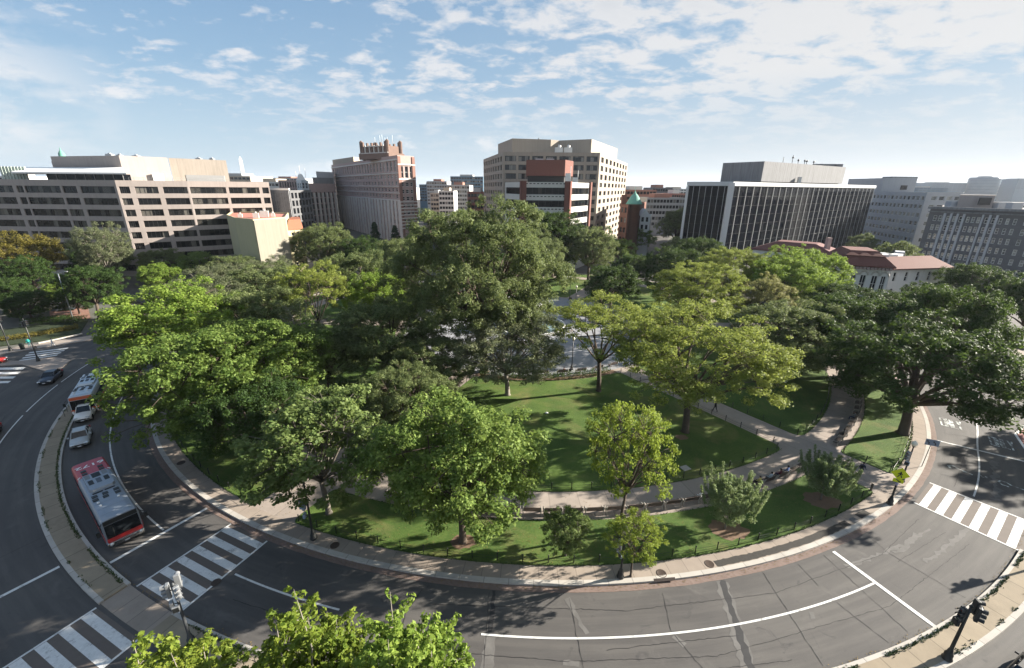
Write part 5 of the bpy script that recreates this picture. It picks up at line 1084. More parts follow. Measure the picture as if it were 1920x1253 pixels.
x, y = G(92, 716).xy; car('sedan', 'dark blue sedan alone on the outer lanes, headlights towards us', x-.2, y+.6, R(-64), (.010, .014, .028))
x, y = G(-24, 822).xy; car('sedan', 'dark red car at the very edge on the outer lanes', x, y, R(-57), (.09, .008, .012))
x, y = G(-22, 684).xy; car('hatchback', 'bright red car end waiting at the far zebra crossing', x, y, R(40), (.5, .03, .02))
x, y = G(1930, 1278).xy; car('sedan', 'black car tail cut by the lower corner beyond the median', x, y, R(25), (.008, .008, .010))
PK = 'cars parked beyond the circle'
for i, (px, py, a, c, l) in enumerate(((42, 557, 20, (.62, .62, .6), 'white car parked behind the clipped hedge block'), (118, 569, 25, (.55, .56, .57), 'pale silver car parked by the brick forecourt, farther one'), (122, 583, 25, (.05, .06, .07), 'dark car parked by the brick forecourt, nearer one'), (70, 551, 20, (.3, .31, .32), 'grey car parked next to the white car behind the hedge'),
    (1058, 524, 10, (.55, .56, .58), 'silver car passing at the far rim by the plaza path'), (1182, 462, 65, (.65, .65, .64), 'white car in the far street queue, nearer one'), (1196, 458, 65, (.6, .61, .62), 'white car in the far street queue, beside the dark one'), (1199, 469, 65, (.04, .05, .06), 'dark car leading the far street queue'), (1187, 449, 65, (.4, .42, .44), 'grey car at the back of the far street queue'),
    (505, 572, -5, (.62, .62, .62), 'white car glimpsed between trees on the far curve'), (1905, 648, 70, (.5, .5, .5), 'silver car on the road behind the leaning dark tree'))):
    x, y = G(px, py).xy; car('sedan', l, x, y, R(a), c, group=PK, simple=True)
# ================================================================ STREET FURNITURE
SIGY = mat('sign_yellow_green', (.62, .66, .02), .5, .05, 3); SIGW_SHADE = mat('sign_white_shaded', (.34, .36, .39), .5, .05, 3); SIGB = mat('sign_blue_grey', (.22, .28, .36), .5, .1, 3); GLOBE = mat('lamp_globe', (.72, .66, .52), .35, .06, 2, 0, 0, .5); SILV = mat('silver_housing', (.24, .25, .26), .45, .15, 5, 0, .3)
RED_L = mat('lens_red', (.25, .02, .01), .2); AMB_L = mat('lens_amber', (.28, .14, .01), .2); GRN_L = mat('lens_green', (.01, .12, .06), .2)
def pole(o, h, m, r=.085, base=True):
    b = MB(); pr = [(.30, 0), (.30, .12), (.24, .2), (.24, .5), (.17, .62), (.14, .85), (r*1.2, .95)] if base else [(r, 0)]
    b.lathe(pr+[(r*1.1, h*.5), (r*.85, h)], n=12); return b.obj('pole', m, o)
def head(o, loc, rz, hm, n=3, back=False):
    e = empty('signal_head', loc, rz); e.parent = o
    b = MB(); b.box((0, 0, 0), (.20, .34, .36*n)); b.obj('housing', hm, e, bevel=.03)
    for k in range(n):
        z = (n-1)*.18-k*.36; l = MB(); l.lathe([(.12, 0), (.12, .02), (.02, .03)], n=12); q = l.obj('lens', (RED_L, AMB_L, GRN_L)[k % 3], e, (.10, 0, z)); q.rotation_euler = (0, R(90), 0)
        v = MB(); v.add([(x_, math.cos(t)*.145, z+math.sin(t)*.145) for t in [R(-20+220*j/10) for j in range(11)] for x_ in (.1, .36)], [(2*j, 2*j+1, 2*j+3, 2*j+2) for j in range(10)]); w = v.obj('visor', hm, e); so = w.modifiers.new('thick', 'SOLIDIFY'); so.thickness = .015
    return e
def ped(o, loc, rz, hm):
    e = empty('pedestrian_signal', loc, rz); e.parent = o; b = MB(); b.box((0, 0, 0), (.2, .42, .44)); b.obj('housing', hm, e, bevel=.03); b = MB(); b.box((.105, 0, 0), (.01, .34, .34)); b.obj('lens', BLK, e)
def arm(o, p, q, m): b = MB(); b.tube([p, q], .03, 6); b.obj('bracket', m, o)
def signal(px, py, h, label, m, hm, heads, peds=(), z=.14, name='traffic_signal', xyz=None):
    p = xyz or G(px, py, z); o = empty(name, p, 0, label, 'traffic signal', 'traffic signal posts'); pole(o, h-.3, m)
    for (dx, dy, zc, rz) in heads: head(o, (dx, dy, zc), rz, hm); arm(o, (0, 0, zc), (dx, dy, zc), m)
    for (dx, dy, zc, rz) in peds: ped(o, (dx, dy, zc), rz, hm); arm(o, (0, 0, zc), (dx, dy, zc), m)
    b = MB(); b.lathe([(.1, 0), (.12, .05), (.03, .22)], n=10); b.obj('finial', m, o, (0, 0, h-.32)); return o
signal(360, 1207, 5.6, 'grey traffic signal post with clustered pale heads on the median beside the bus crosswalk', mat('grey_pole', (.06, .065, .07), .5, .3, 5, 0, .2), SILV, [(.0, .38, 5.2, R(120)), (-.36, -.05, 4.9, R(210)), (.30, -.18, 4.85, R(-30))], [(-.4, -.1, 3.75, R(215)), (.1, -.4, 3.7, R(-60))])  # dark grey pole, paler than the black posts
signal(1775, 1235, 5.0, 'black traffic signal post on the sunny median in the lower corner', BLK, mat('dark_housing', (.025, .028, .03), .45), [(.40, .1, 4.6, R(-10)), (-.38, 0, 4.1, R(190)), (.32, -.22, 4.35, R(-40))], [(-.4, .1, 3.3, R(170))])
o = signal(588, 1010, 6.2, 'tall slim black post with bluish signal boxes at the shaded path opening', BLK, SIGB, [(-.42, .1, 3.6, R(170))], [(-.45, .05, 2.5, R(180))])
signal(0, 0, 5.4, 'signal post beyond the far corner of the sunny median', BLK, MATS['dark_housing'], [(.3, .2, 4.7, R(20)), (-.3, .2, 4.2, R(150))], xyz=Vector((48.5, 29.0, .14)))
def lamp(p, h, label, sig=False, group='globe street lamps'):
    o = empty('street_lamp', p, 0, label, 'street lamp', group); pole(o, h-.55, BLK, .07); b = MB(); b.lathe([(.1, 0), (.17, .06), (.12, .12)], n=12); b.obj('collar', BLK, o, (0, 0, h-.6)); b = MB(); b.lathe([(.12, 0), (.22, .10), (.27, .26), (.24, .42), (.13, .54), (.05, .60), (.02, .68)], n=16); b.obj('globe', GLOBE, o, (0, 0, h-.5))
    if sig: head(o, (-.36, -.1, h-1.65), R(200), SILV); arm(o, (0, 0, h-1.6), (-.36, -.1, h-1.6), BLK); ped(o, (-.3, -.2, h-2.5), R(215), SIGB)
    return o
lamp(G(1690, 902, .14), 4.9, 'globe lamp with signal boxes just behind the yellow crossing sign', True); lamp(G(1163, 1082, .14), 5.0, 'globe lamp swallowed by the little yellow green tree at the pavement', True)
lamp(G(1072, 693, .15), 5.9, 'slim dark lamp at the near edge of the plaza'); lamp(G(1079, 575, .15), 5.6, 'slim lamp where the far path leaves the plaza'); lamp(G(1068, 562, .15), 9.0, 'taller dark pole beside the far path', group='globe street lamps')
# pedestrian crossing sign
o = empty('crossing_sign', G(1668, 945, .14), 0, 'yellow green pedestrian crossing sign on a black post at the corner', 'sign'); pole(o, 3.9, BLK, .08); b = MB(); b.lathe([(.1, 0), (.1, .45)], n=10); b.obj('sticker_collar', mat('lilac_sticker', (.36, .32, .45), .6, .2, 8), o, (0, 0, 2.25))
def plate(name, poly, m, parent, loc, rz, tilt=0):
    b = MB(); n = len(poly); vs = [(0, x_, z_) for x_, z_ in poly]+[(.02, x_, z_) for x_, z_ in poly]
    b.add(vs, [tuple(range(n)), tuple(range(2*n-1, n-1, -1))]+[(i, n+i, n+(i+1) % n, (i+1) % n) for i in range(n)])
    me = b.mesh(name, m); bm = bmesh.new(); bm.from_mesh(me); bmesh.ops.recalc_face_normals(bm, faces=bm.faces); bm.to_mesh(me); bm.free(); return link(name, me, parent, loc, rz)
az = R(-125)
f = empty('diamond_plate', (math.cos(az)*.1, math.sin(az)*.1, 3.62), az); f.parent = o; f.rotation_euler = (0, 0, az)
plate('plate', [(-.72, 0), (0, -.72), (.72, 0), (0, .72)], SIGY, f, (0, 0, 0), 0)
def fig(parent, parts, m=BLK):
    for nm, poly in parts: plate(nm, poly, m, parent, (.022, 0, 0), 0)
fig(f, [('walking_figure', [(-.05, .30), (.05, .30), (.06, .20), (-.04, .20)]), ('walking_figure', [(-.08, .18), (.08, .18), (.07, -.06), (-.06, -.06)]), ('walking_figure', [(-.06, -.04), (.02, -.04), (-.12, -.36), (-.20, -.34)]), ('walking_figure', [(0, -.04), (.07, -.04), (.20, -.33), (.11, -.36)]), ('walking_figure', [(-.07, .16), (-.22, -.02), (-.16, -.06), (-.05, .08)]), ('walking_figure', [(.07, .16), (.20, .0), (.15, -.04), (.05, .08)])])
f2 = empty('arrow_plate', (math.cos(az)*.1, math.sin(az)*.1, 2.86), az); f2.parent = o; f2.rotation_euler = (0, 0, az); plate('plate', [(-.40, -.20), (.40, -.20), (.40, .20), (-.40, .20)], SIGY, f2, (0, 0, 0), 0); fig(f2, [('arrow', [(-.24, .12), (-.16, .15), (.14, -.04), (.08, -.11)]), ('arrow', [(.20, -.14), (.0, -.13), (.18, .04)])])
# lane arrow sign
o = empty('lane_sign', G(1728, 875, .14), 0, 'white lane arrow sign, coloured as if shaded, on a thin tilted post by the bend', 'sign'); b = MB(); b.tube([(0, 0, 0), (.25, .1, 3.3)], .035, 8); b.obj('pole', BLK, o)
f = empty('sign_panel', (.24, .02, 3.15), R(-115)); f.parent = o; plate('plate', [(-.62, -.38), (.62, -.38), (.62, .38), (-.62, .38)], SIGW_SHADE, f, (0, 0, 0), 0); plate('inner_panel', [(-.58, -.34), (.58, -.34), (.58, .34), (-.58, .34)], mat('sign_painted_shade', (.16, .20, .26), .5, .08, 3), f, (.021, 0, 0), 0)  # white sign; the blue-grey shade on its face is put into both colours
for sx in (-.28, .28): plate('arrow', [(sx-.05, -.26), (sx+.04, -.26), (sx+.04, -.02), (sx-.14, .12), (sx-.08, .20), (sx-.24, .22), (sx-.24, .04), (sx-.18, .08), (sx-.05, -.06)], BLK, f, (.042, 0, 0), 0)
# tall silver street light and black posts on the far pavement
o = empty('street_light', G(139, 604, .12), 0, 'tall silver street light with a curved arm above the dark layered tree', 'street light'); b = MB(); b.tube([(0, 0, 0), (0, 0, 6), (0, 0, 11.2)], [.13, .11, .08], 10); b.obj('pole', GALV, o); b = MB(); b.tube([(0, 0, 11.1), (.8, -.2, 11.45), (2.2, -.5, 11.7)], .05, 6); b.obj('arm', GALV, o); b = MB(); b.box((2.5, -.56, 11.72), (.9, .3, .16), R(-14)); b.obj('lamp_head', SILV, o, bevel=.05)
for px, py, h, l in ((72, 677, 8.0, 'black signal post on the island between the two far zebra crossings'), (20, 658, 7.2, 'black signal post on the far pavement by the bins')):
    signal(px, py, h, l, BLK, MATS['dark_housing'], [(.3, 0, h-1.0, R(20)), (-.3, .1, h-1.2, R(170))], [(.3, 0, 2.6, R(-30))])
BIN = mat('bin_green', (.02, .03, .025), .6)
for px, py, l in ((43, 655, 'dark litter bin on the far pavement next to the person in teal'),):
    o = empty('litter_bin', G(px, py, .12), 0, l, 'bin'); b = MB(); b.lathe([(.3, 0), (.36, .9), (.38, .95), (.3, .98)], n=14); b.obj('body', BIN, o); b = MB(); b.lathe([(.38, 0), (.34, .16), (.1, .26)], n=14); b.obj('lid', BIN, o, (0, 0, .98))
# ---- low black fences round the lawns
def fence(pts, label, sp=2.1, h=.72):
    P_ = [Vector((p[0], p[1])) for p in pts]; acc = [0]
    for i in range(len(P_)-1): acc.append(acc[-1]+(P_[i+1]-P_[i]).length)
    def at(s):
        for i in range(len(acc)-1):
            if s <= acc[i+1]+1e-6: return P_[i].lerp(P_[i+1], (s-acc[i])/max(1e-6, acc[i+1]-acc[i]))
        return P_[-1]
    n = max(1, min(95, int(acc[-1]/sp))); o = empty('lawn_fence', (*P_[0], .19), 0, label, 'fence', 'low fences round the lawns'); pm = FENCEP
    q = [at(acc[-1]*i/n) for i in range(n+1)]; b = MB()
    for i, p in enumerate(q):
        link('post', pm, o, (p.x-P_[0].x, p.y-P_[0].y, 0))
        if i:
            a_ = q[i-1]-P_[0]; c_ = p-P_[0]
            for zz_ in (.24, .50): b.tube([(a_.x, a_.y, zz_), ((a_.x+c_.x)/2, (a_.y+c_.y)/2, zz_-.05), (c_.x, c_.y, zz_)], .012, 4, caps=False)
    b.obj('rail', BLK, o)
b = MB(); b.lathe([(.045, -.05), (.045, .70), (.065, .72), (.06, .80), (.015, .84)], n=8); FENCEP = b.mesh('post', BLK)
def arc(r, a0, a1, st=1.0): n = max(2, int(abs(a1-a0)/st)); return [pol(r, a0+(a1-a0)*i/n) for i in range(n+1)]
fence(arc(65.5, -21.2, 31.3), 'low black post fence along the curved front lawn'); fence(arc(65.5, -62, -26.6), 'low black post fence along the shaded lawn behind the bus'); fence(arc(65.5, 36.4, 80), 'low black post fence by the far pavement under the leaning tree')
fence([pol(60.9, 36.4), pol(65.4, 36.1)], 'short black fence beside the opening, tree lawn end', 1.6); fence([pol(60.9, 31.2), pol(65.4, 31.3)], 'short black fence beside the opening, sapling lawn end', 1.6); fence([pol(60.9, -26.4), pol(65.4, -26.3)], 'short black fence at the shaded opening, bus end', 1.6)
fence([pol(30, 29.5), pol(45, 31.0), pol(56.2, 31.5)]+arc(56.2, 31, -21), 'black post fence round the big shaded lawn beside the diagonal path'); fence([pol(30, 38.0), pol(45, 36.5), pol(56.2, 36.2)]+arc(56.2, 37, 80), 'black post fence round the sunlit lawn by the curved bench path'); fence([pol(30, -20), pol(56.2, -21.8)], 'black post fence beside the shaded path behind the maple')
# ---- benches
def bench_meshes():
    s = MB(); bk = MB(); lg = MB()
    for k in range(5): s.box((0, -.28+.11*k, .44), (1.86, .085, .035))
    for k in range(4): bk.add([(x_, .24+.035*k+dy, .56+.125*k+dz) for x_ in (-.93, .93) for dy, dz in ((0, 0), (.03, .0), (.06, .095), (.03, .1))], [(0, 1, 2, 3), (7, 6, 5, 4), (0, 4, 5, 1), (1, 5, 6, 2), (2, 6, 7, 3), (3, 7, 4, 0)])
    lg.tube([(0, -.36, 0), (0, -.32, .3), (0, -.30, .62), (0, -.02, .66), (0, .18, .66)], .045, 6); lg.tube([(0, .30, 0), (0, .20, .40), (0, .42, 1.06)], .05, 6); lg.box((0, -.04, .41), (.07, .56, .05))
    return s.mesh('seat', WOOD), bk.mesh('backrest', WOOD), lg.mesh('leg', mat('bench_stone', (.36, .33, .29), .8, .2, 5))
BS = bench_meshes()
ORD = 'first second third fourth fifth sixth seventh eighth ninth tenth eleventh twelfth thirteenth fourteenth fifteenth sixteenth seventeenth eighteenth nineteenth twentieth twenty-first twenty-second twenty-third twenty-fourth'.split()
def bench(r, a, label, grp):
    o = empty('park_bench', (*pol(r, a), .135), R(a)+math.pi, label, 'bench', grp)
    link('seat', BS[0], o); link('backrest', BS[1], o)
    for sx in (-.86, .86): link('leg', BS[2], o, (sx, 0, 0))
    o.scale = (1.0, 1, 1); return o
for i in range(24): bench(59.75, 29.0-1.92*i, 'dark wood bench in the long curved front row, %s counted from the yellow crossing sign' % ORD[i], 'benches along the curved front path')
for i in range(13): bench(59.75, 38.0+1.92*i, 'dark wood bench on the bending side path, %s counted from the opening' % ORD[i], 'benches along the bending side path')
for i in range(6): bench(27.2, -4+7.0*i, 'bench at the near plaza edge before the hedge, %s counted from the huge tree' % ORD[i], 'benches at the plaza edge')
# ---- fountain in the middle of the plaza
o = empty('fountain', (CX, CY, .15), 0, 'white marble fountain with a bowl on a column, mostly hidden by the huge tree', 'fountain')
b = MB(); b.lathe([(8.2, 0), (8.2, .55), (7.7, .6), (7.6, .2), (.2, .2)], n=48); b.obj('basin', MARBLE, o); b = MB(); b.lathe([(7.6, .42), (.01, .43)], n=48); b.obj('water', mat('fountain_water', (.10, .15, .17), .05, .1, 2, .2, 0, .6), o)
b = MB(); b.lathe([(1.6, .2), (1.5, .7), (.8, 1.0), (.65, 2.2), (.8, 3.6), (1.0, 4.2)], n=20); b.obj('column', MARBLE, o); b = MB(); b.lathe([(.6, 4.2), (1.8, 4.5), (2.9, 5.1), (3.0, 5.3), (2.8, 5.25), (.3, 4.9)], n=32); b.obj('bowl', MARBLE, o)
# ================================================================ PEOPLE
SK = mat('skin', (.42, .25, .18), .6, .08, 4); SK2 = mat('skin_dark', (.12, .065, .045), .6, .08, 4); HAIR = mat('dark_hair', (.02, .014, .010), .7, .2, 12); SHOE = mat('shoes', (.03, .03, .03), .6, .1, 6)
def person(label, x, y, z, rz, pose, shirt, pants, skin=SK, group=None, bag=None, hs=1.0):
    """one continuous skinned body; materials split at neck, waist, cuffs and ankles"""
    J = {}
    sit = pose == 'sit'; walk = pose == 'walk'; hp = .50 if sit else .93
    J['hip'] = (0, 0, hp); J['waist'] = (.02, 0, hp+.14); J['chest'] = (.03 if not sit else -.04, 0, hp+.36); J['neck'] = (.03 if not sit else -.05, 0, hp+.52); J['chin'] = (.06 if not sit else -.02, 0, hp+.60); J['head'] = (.06 if not sit else -.01, 0, hp+.68); J['crown'] = (.05 if not sit else -.02, 0, hp+.77); J['nose'] = (J['head'][0]+.115, 0, hp+.665)
    for s, sg in (('l', 1), ('r', -1)):
        st = (.24*sg if walk else 0)
        J['th'+s] = (0, .095*sg, hp-.04)
        if sit: J['kn'+s] = (.44, .12*sg, hp+.02); J['an'+s] = (.46-.05*sg, .12*sg, .08); J['to'+s] = (.64-.05*sg, .13*sg, .04)
        else: J['kn'+s] = (st*.55+.03, .10*sg, .50); J['an'+s] = (st-(.10 if st < 0 else 0), .10*sg, .09+(.06 if st < 0 else 0)); J['to'+s] = (st+.16-(.10 if st < 0 else 0), .11*sg, .04)
        J['sh'+s] = (J['chest'][0], .19*sg, hp+.44)
        if sit: J['el'+s] = (.06, .25*sg, hp+.20); J['wr'+s] = (.28, .17*sg, hp+.14)
        else: J['el'+s] = (-st*.45-.02, .25*sg, hp+.16); J['wr'+s] = (-st*.8+.12, .25*sg, hp-.05)
        w = Vector(J['wr'+s]); e = Vector(J['el'+s]); d = (w-e).normalized(); sd = Vector((d.z, 0, -d.x)).normalized(); J['pa'+s] = tuple(w+d*.07)
        for k in range(4):
            b_ = w+d*.10+sd*(.03-.02*k); J['f%d%s' % (k, s)] = tuple(b_+d*.04); J['g%d%s' % (k, s)] = tuple(b_+d*(.075-.006*abs(k-1))+Vector((.012, -.012*sg, 0)))
        J['t%s' % s] = tuple(w+d*.05+sd*.05)
    E = [('hip', 'waist'), ('waist', 'chest'), ('chest', 'neck'), ('neck', 'chin'), ('chin', 'head'), ('head', 'crown'), ('head', 'nose')]
    for s in 'lr': E += [('hip', 'th'+s), ('th'+s, 'kn'+s), ('kn'+s, 'an'+s), ('an'+s, 'to'+s), ('chest', 'sh'+s), ('sh'+s, 'el'+s), ('el'+s, 'wr'+s), ('wr'+s, 'pa'+s), ('wr'+s, 't'+s)]+[('pa'+s, 'f%d%s' % (k, s)) for k in range(4)]+[('f%d%s' % (k, s), 'g%d%s' % (k, s)) for k in range(4)]
    RD = {'hip': (.15, .12), 'waist': (.15, .11), 'chest': (.17, .12), 'neck': (.06, .06), 'chin': (.075, .07), 'head': (.095, .085), 'crown': (.075, .07), 'nose': (.016, .016), 'th': (.10, .10), 'kn': (.062, .062), 'an': (.045, .045), 'to': (.045, .035), 'sh': (.075, .07), 'el': (.05, .05), 'wr': (.032, .03), 'pa': (.036, .02), 't': (.011, .011)}
    ks = list(J); ix = {k: i for i, k in enumerate(ks)}; me = bpy.data.meshes.new('person'); me.from_pydata([J[k] for k in ks], [(ix[a_], ix[c_]) for a_, c_ in E], [])
    o = bpy.data.objects.new('person', me); COL.objects.link(o); sk = o.modifiers.new('skin', 'SKIN'); o.modifiers.new('sub', 'SUBSURF').levels = 1; o.modifiers['sub'].render_levels = 1
    for i, k in enumerate(ks): r_ = RD.get(k, RD.get(k[:-1], (.009, .009)) if k[:1] not in 'fg' else (.009, .009)); me.skin_vertices[0].data[i].radius = r_; me.skin_vertices[0].data[i].use_root = (k == 'hip')
    dg = bpy.context.evaluated_depsgraph_get(); m2 = bpy.data.meshes.new_from_object(o.evaluated_get(dg)); bpy.data.objects.remove(o)
    m2.materials.clear(); [m2.materials.append(q) for q in (skin, shirt, pants, SHOE)]
    segs = [(Vector(J[a_]), Vector(J[c_]), (0 if a_[:2] in ('ne', 'ch') and a_ != 'chest' or a_ in ('head', 'chin') or a_[:2] in ('wr', 'pa') or a_[0] in 'fg' else 2 if a_[:2] in ('th', 'kn') or a_ == 'hip' and c_ != 'waist' else 3 if a_[:2] == 'an' else 1)) for a_, c_ in E]
    for f in m2.polygons:
        c_ = f.center; bd_ = 9
        for p, q, mi in segs:
            t = max(0, min(1, (c_-p).dot(q-p)/max(1e-6, (q-p).length_squared))); dd = (c_-p.lerp(q, t)).length-(.05 if mi in (1, 2) else 0)
            if dd < bd_: bd_ = dd; f.material_index = mi
        f.use_smooth = True
    p = link('person', m2, None, (x, y, z), rz); tag(p, label, 'person', group); p.scale = (hs,)*3
    hx, _, hz = J['head']; b = MB(); b.ball((hx-.025, 0, hz+.045), (.105, .092, .105), 10); b.obj('hair', HAIR, p)
    for sg in (-1, 1):
        b = MB(); b.ball((hx+.083, .034*sg, hz+.012), .013, 6); b.obj('eye', SHOE, p); b = MB(); b.ball((hx-.005, .092*sg, hz-.005), (.02, .012, .032), 6); b.obj('ear', skin, p)
    b = MB(); b.box((hx+.092, 0, hz-.058), (.012, .045, .010)); b.obj('mouth', mat('lips', (.25, .09, .08), .6), p)
    if bag: b = MB(); b.box((J['chest'][0]-.19, 0, hp+.30), (.17, .30, .42)); b.obj('backpack', bag, p, bevel=.05)
    return p
def cl(n_, c): return mat('cloth_'+n_, c, .85, .15, 8)
def seated(r, a, label, sh, pa, **k): x, y = pol(r, a); return person(label, x, y, .13, R(a)+math.pi/2, 'sit', sh, pa, **k)
seated(59.72, 14.8, 'person in a white shirt seated on the front bench row near the silvery sapling', cl('white', (.65, .66, .68)), cl('navy', (.03, .04, .08)))
seated(59.72, 22.1, 'person in a yellow top seated on the bench row between the two saplings', cl('yellow', (.62, .50, .16)), cl('black', (.02, .02, .022)))
seated(59.72, 20.9, 'person in black sitting beside the one in the yellow top', cl('black', (.02, .02, .022)), cl('grey', (.2, .2, .21)), skin=SK2)
seated(59.72, 25.2, 'person in a maroon top sitting on the bench row near the rounder sapling', cl('maroon', (.12, .03, .045)), cl('navy', (.03, .04, .08)))
seated(59.72, 26.4, 'person in a blue top sitting next to the one in maroon', cl('blue', (.06, .12, .28)), cl('black', (.02, .02, .022)))
seated(59.72, 23.8, 'person in a pale jacket on the bench row between maroon and yellow tops', cl('pale', (.5, .55, .58)), cl('grey', (.2, .2, .21)))
seated(59.72, -14.6, 'person in a light blue shirt on a bench beneath the maple by the path', cl('lightblue', (.35, .48, .60)), cl('navy', (.03, .04, .08)))
seated(59.72, -13.2, 'person in dark clothes on the bench beside the light blue shirt', cl('black', (.02, .02, .022)), cl('grey', (.2, .2, .21)), skin=SK2)
seated(59.72, 40.0, 'person in black on the first benches of the bending side path', cl('black', (.02, .02, .022)), cl('black', (.02, .02, .022)), skin=SK2)
seated(59.72, 46.2, 'person in grey sitting farther along the bending side path', cl('grey', (.2, .2, .21)), cl('navy', (.03, .04, .08)))
x, y = G(1612, 893, .13).xy; person('person in dark blue walking through the opening by the rounder sapling', x, y, .13, R(30), 'walk', cl('navy', (.03, .04, .08)), cl('navy2', (.025, .03, .06)), bag=cl('black', (.02, .02, .022)), hs=1.03)
x, y = G(1340, 772, .13).xy; person('person in black walking on the diagonal path under the yellow green tree', x, y, .13, R(120), 'walk', cl('black', (.02, .02, .022)), cl('black', (.02, .02, .022)), skin=SK2)
x, y = G(100, 650, .12).xy; person('person in white walking along the far pavement', x, y, .12, R(40), 'walk', cl('white', (.65, .66, .68)), cl('white', (.65, .66, .68)))
x, y = G(56, 650, .12).xy; person('person in a teal top standing by the bin on the far pavement', x, y, .12, R(-60), 'stand', cl('teal', (.02, .28, .26)), cl('teal2', (.03, .12, .14)), skin=SK2)
x, y = G(1045, 622, .15).xy; person('person in dark clothes standing on the plaza near the huge tree', x, y, .15, R(200), 'stand', cl('grey', (.2, .2, .21)), cl('black', (.02, .02, .022)))
for i, (a, l, c) in enumerate(((10.5, 'person in brown seated at the near plaza edge beside the slim lamp', (.16, .07, .05)), (13.0, 'person in black seated at the near plaza edge, next to the one in brown', (.02, .02, .025)))): seated(27.2, a, l, cl('top%d' % i, c), cl('black', (.02, .02, .022)), skin=(SK, SK2)[i])
x, y = G(1070, 568, .15).xy; person('person in dark clothes walking on the far path from the plaza', x, y, .15, R(70), 'walk', cl('black', (.02, .02, .022)), cl('navy', (.03, .04, .08)))
# small things on the sunlit lawns
for px, py, c, l in ((1470, 716, (.7, .7, .68), 'white cloth lying on the lawn under the yellowish tree'), (1025, 775, (.66, .68, .7), 'small white scrap on the shaded central lawn')):
    p = G(px, py, .20); b = MB(); b.ball((0, 0, .05), (.75 if px > 1200 else .25, .4 if px > 1200 else .2, .10), 10); o = b.obj('cloth', mat('cloth_scrap', c, .85, .1, 5), None, p, .5); tag(o, l, 'cloth')
p = G(1285, 878, .2); b = MB(); b.box((0, 0, .02), (.95, .8, .05), .4); tag(b.obj('hatch_cover', CONC, None, p), 'square concrete hatch cover set in the shaded lawn', 'hatch cover')
# ================================================================ LIGHT, SKY, AIR
SUN_EL, SUN_AZ = 21.0, 76.0                  # azimuth clockwise from +y
sd = bpy.data.lights.new('sun', 'SUN'); sd.energy = 5.0; sd.angle = R(.55); sd.color = (1.0, .92, .80); so = bpy.data.objects.new('sun', sd); COL.objects.link(so)
sdir = Vector((math.sin(R(SUN_AZ))*math.cos(R(SUN_EL)), math.cos(R(SUN_AZ))*math.cos(R(SUN_EL)), math.sin(R(SUN_EL)))); so.rotation_euler = sdir.to_track_quat('Z', 'Y').to_euler(); so.location = sdir*200
w = bpy.data.worlds.new('World'); S.world = w; w.use_nodes = True; t = w.node_tree; t.nodes.clear(); n = N(t)
sky = n('ShaderNodeTexSky', sky_type='NISHITA', sun_disc=False, sun_elevation=R(SUN_EL), sun_rotation=R(SUN_AZ), altitude=50, air_density=1.0, dust_density=1.0, ozone_density=1.6)
dr = n('ShaderNodeTexCoord').outputs['Generated']; sp_ = n('ShaderNodeSeparateXYZ', {0: dr}); X, Y_, Z = sp_.outputs
zc = n.math('MAXIMUM', Z, .0); zp2 = n.math('ADD', zc, .20)
pv = n('ShaderNodeCombineXYZ', {0: n.math('DIVIDE', X, zp2), 1: n.math('DIVIDE', Y_, zp2), 2: 0.0}).outputs[0]
pv2 = n('ShaderNodeMapping', {'Vector': pv, 'Location': (2.3, .9, 0), 'Rotation': (0, 0, -.3), 'Scale': (1.0, 1.25, 1)}).outputs[0]
big = n.noise(pv2, .55, 3, .5); det = n.noise(pv2, 5.2, 9, .60, .25); fin = n.noise(pv2, 14.0, 6, .6)
side = n.ramp(X, -.55, .55)
cov = n.math('ADD', n.math('MULTIPLY', big, .62), n.math('ADD', n.math('MULTIPLY', det, 1.0), n.math('MULTIPLY', fin, .26)))
cov = n.math('ADD', cov, n.math('MULTIPLY', side, .11))
alt = n.ramp(Z, .05, .20); mask = n.math('MULTIPLY', n.ramp(cov, .965, 1.12), alt)
thick = n.math('MULTIPLY', n.ramp(cov, 1.08, 1.28), n.ramp(Z, .28, .44))
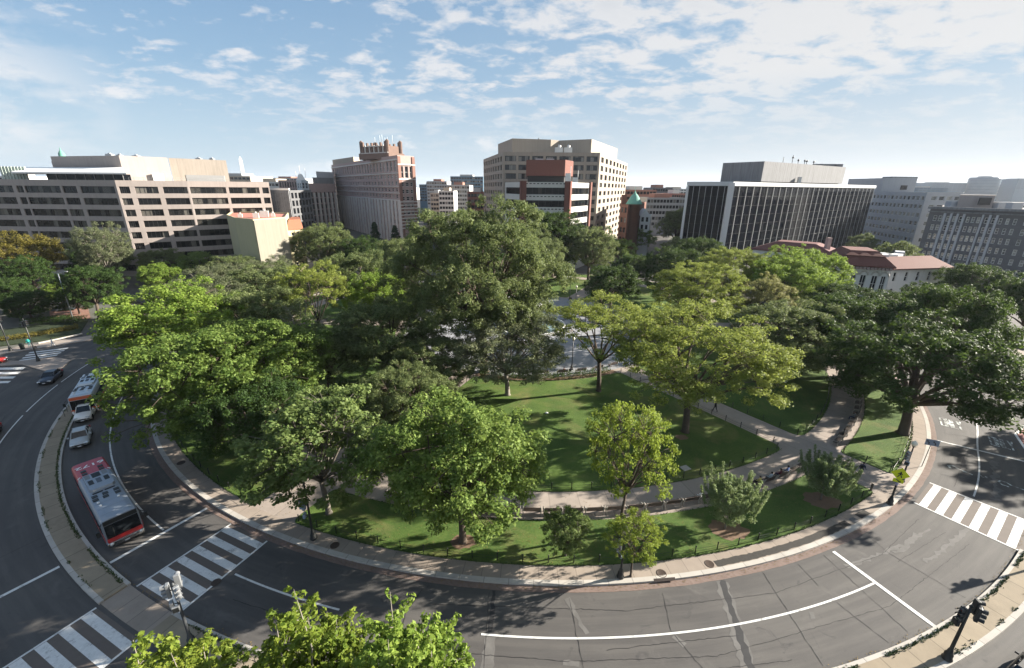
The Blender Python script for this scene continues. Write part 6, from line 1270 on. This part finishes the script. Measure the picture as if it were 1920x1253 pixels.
# small heaped clouds low over the skyline
az_ = n.math('ARCTAN2', X, Y_); cv = n('ShaderNodeCombineXYZ', {0: n.math('MULTIPLY', az_, 3.0), 1: n.math('MULTIPLY', Z, 7.0), 2: 5.1}).outputs[0]
cu = n.math('ADD', n.noise(cv, 1.9, 9, .62), n.math('MULTIPLY', n.ramp(Z, .05, .22), -.10)); cm = n.math('MULTIPLY', n.ramp(cu, .525, .60), n.math('MULTIPLY', n.ramp(Z, .015, .06), n.ramp(Z, .27, .12)))
cm = n.math('MULTIPLY', cm, n.ramp(X, .15, -.2))
bank = n.math('MULTIPLY', n.math('MULTIPLY', n.ramp(X, -.62, -.74), n.ramp(Z, .02, .09)), n.math('MULTIPLY', n.ramp(Z, .25, .14), n.ramp(n.noise(cv, 2.2, 9, .6), .40, .52))); cm = n.math('MAXIMUM', cm, bank)
hz = n.math('MULTIPLY', n.ramp(Z, .20, -.02), n.math('ADD', .70, n.math('MULTIPLY', side, .25)))
grad = n.mix(n.ramp(Z, .05, .48), (2.9, 4.3, 5.5), (.75, 1.95, 3.9)); base = n.mix(.75, sky.outputs[0], grad); base = n.mix(n.math('MULTIPLY', side, .55), base, (2.6, 3.5, 4.3))
c1 = n.mix(hz, base, n.mix(side, (4.1, 4.9, 5.6), (4.7, 4.8, 4.9)))
ccol = n.mix(side, (5.6, 5.7, 5.9), (5.6, 5.5, 5.4))
c2 = n.mix(n.math('MULTIPLY', mask, .85), c1, ccol); c2 = n.mix(n.math('MULTIPLY', thick, .75), c2, (2.2, 2.75, 3.4)); c2 = n.mix(n.math('MULTIPLY', cm, .85), c2, (6.3, 6.2, 6.2))
c2 = n.mix(1.0, c2, (.745, .745, .745), 'MULTIPLY')
bg = n('ShaderNodeBackground', {'Color': c2, 'Strength': .05}); n('ShaderNodeOutputWorld', {'Surface': bg.outputs[0]})
if True:
    m, t = nt('haze'); n = N(t); v = n('ShaderNodeVolumePrincipled', {'Color': (.80, .88, 1.0, 1), 'Density': .00006, 'Anisotropy': .2}); n('ShaderNodeOutputMaterial', {'Volume': v.outputs[0]})
    b = MB(); b.box((0, 4200, 95), (12400, 10000, 192)); tag(b.obj('haze', m), kind='stuff')
vs = S.view_settings; vs.view_transform = 'Standard'; vs.look = 'None'; vs.exposure = 2.0; vs.gamma = 1.0
S.render.engine = 'CYCLES'; cy = S.cycles; cy.max_bounces = 6; cy.diffuse_bounces = 3; cy.glossy_bounces = 2; cy.transmission_bounces = 3; cy.volume_bounces = 0; cy.transparent_max_bounces = 4; cy.use_denoising = True; cy.sample_clamp_indirect = 6
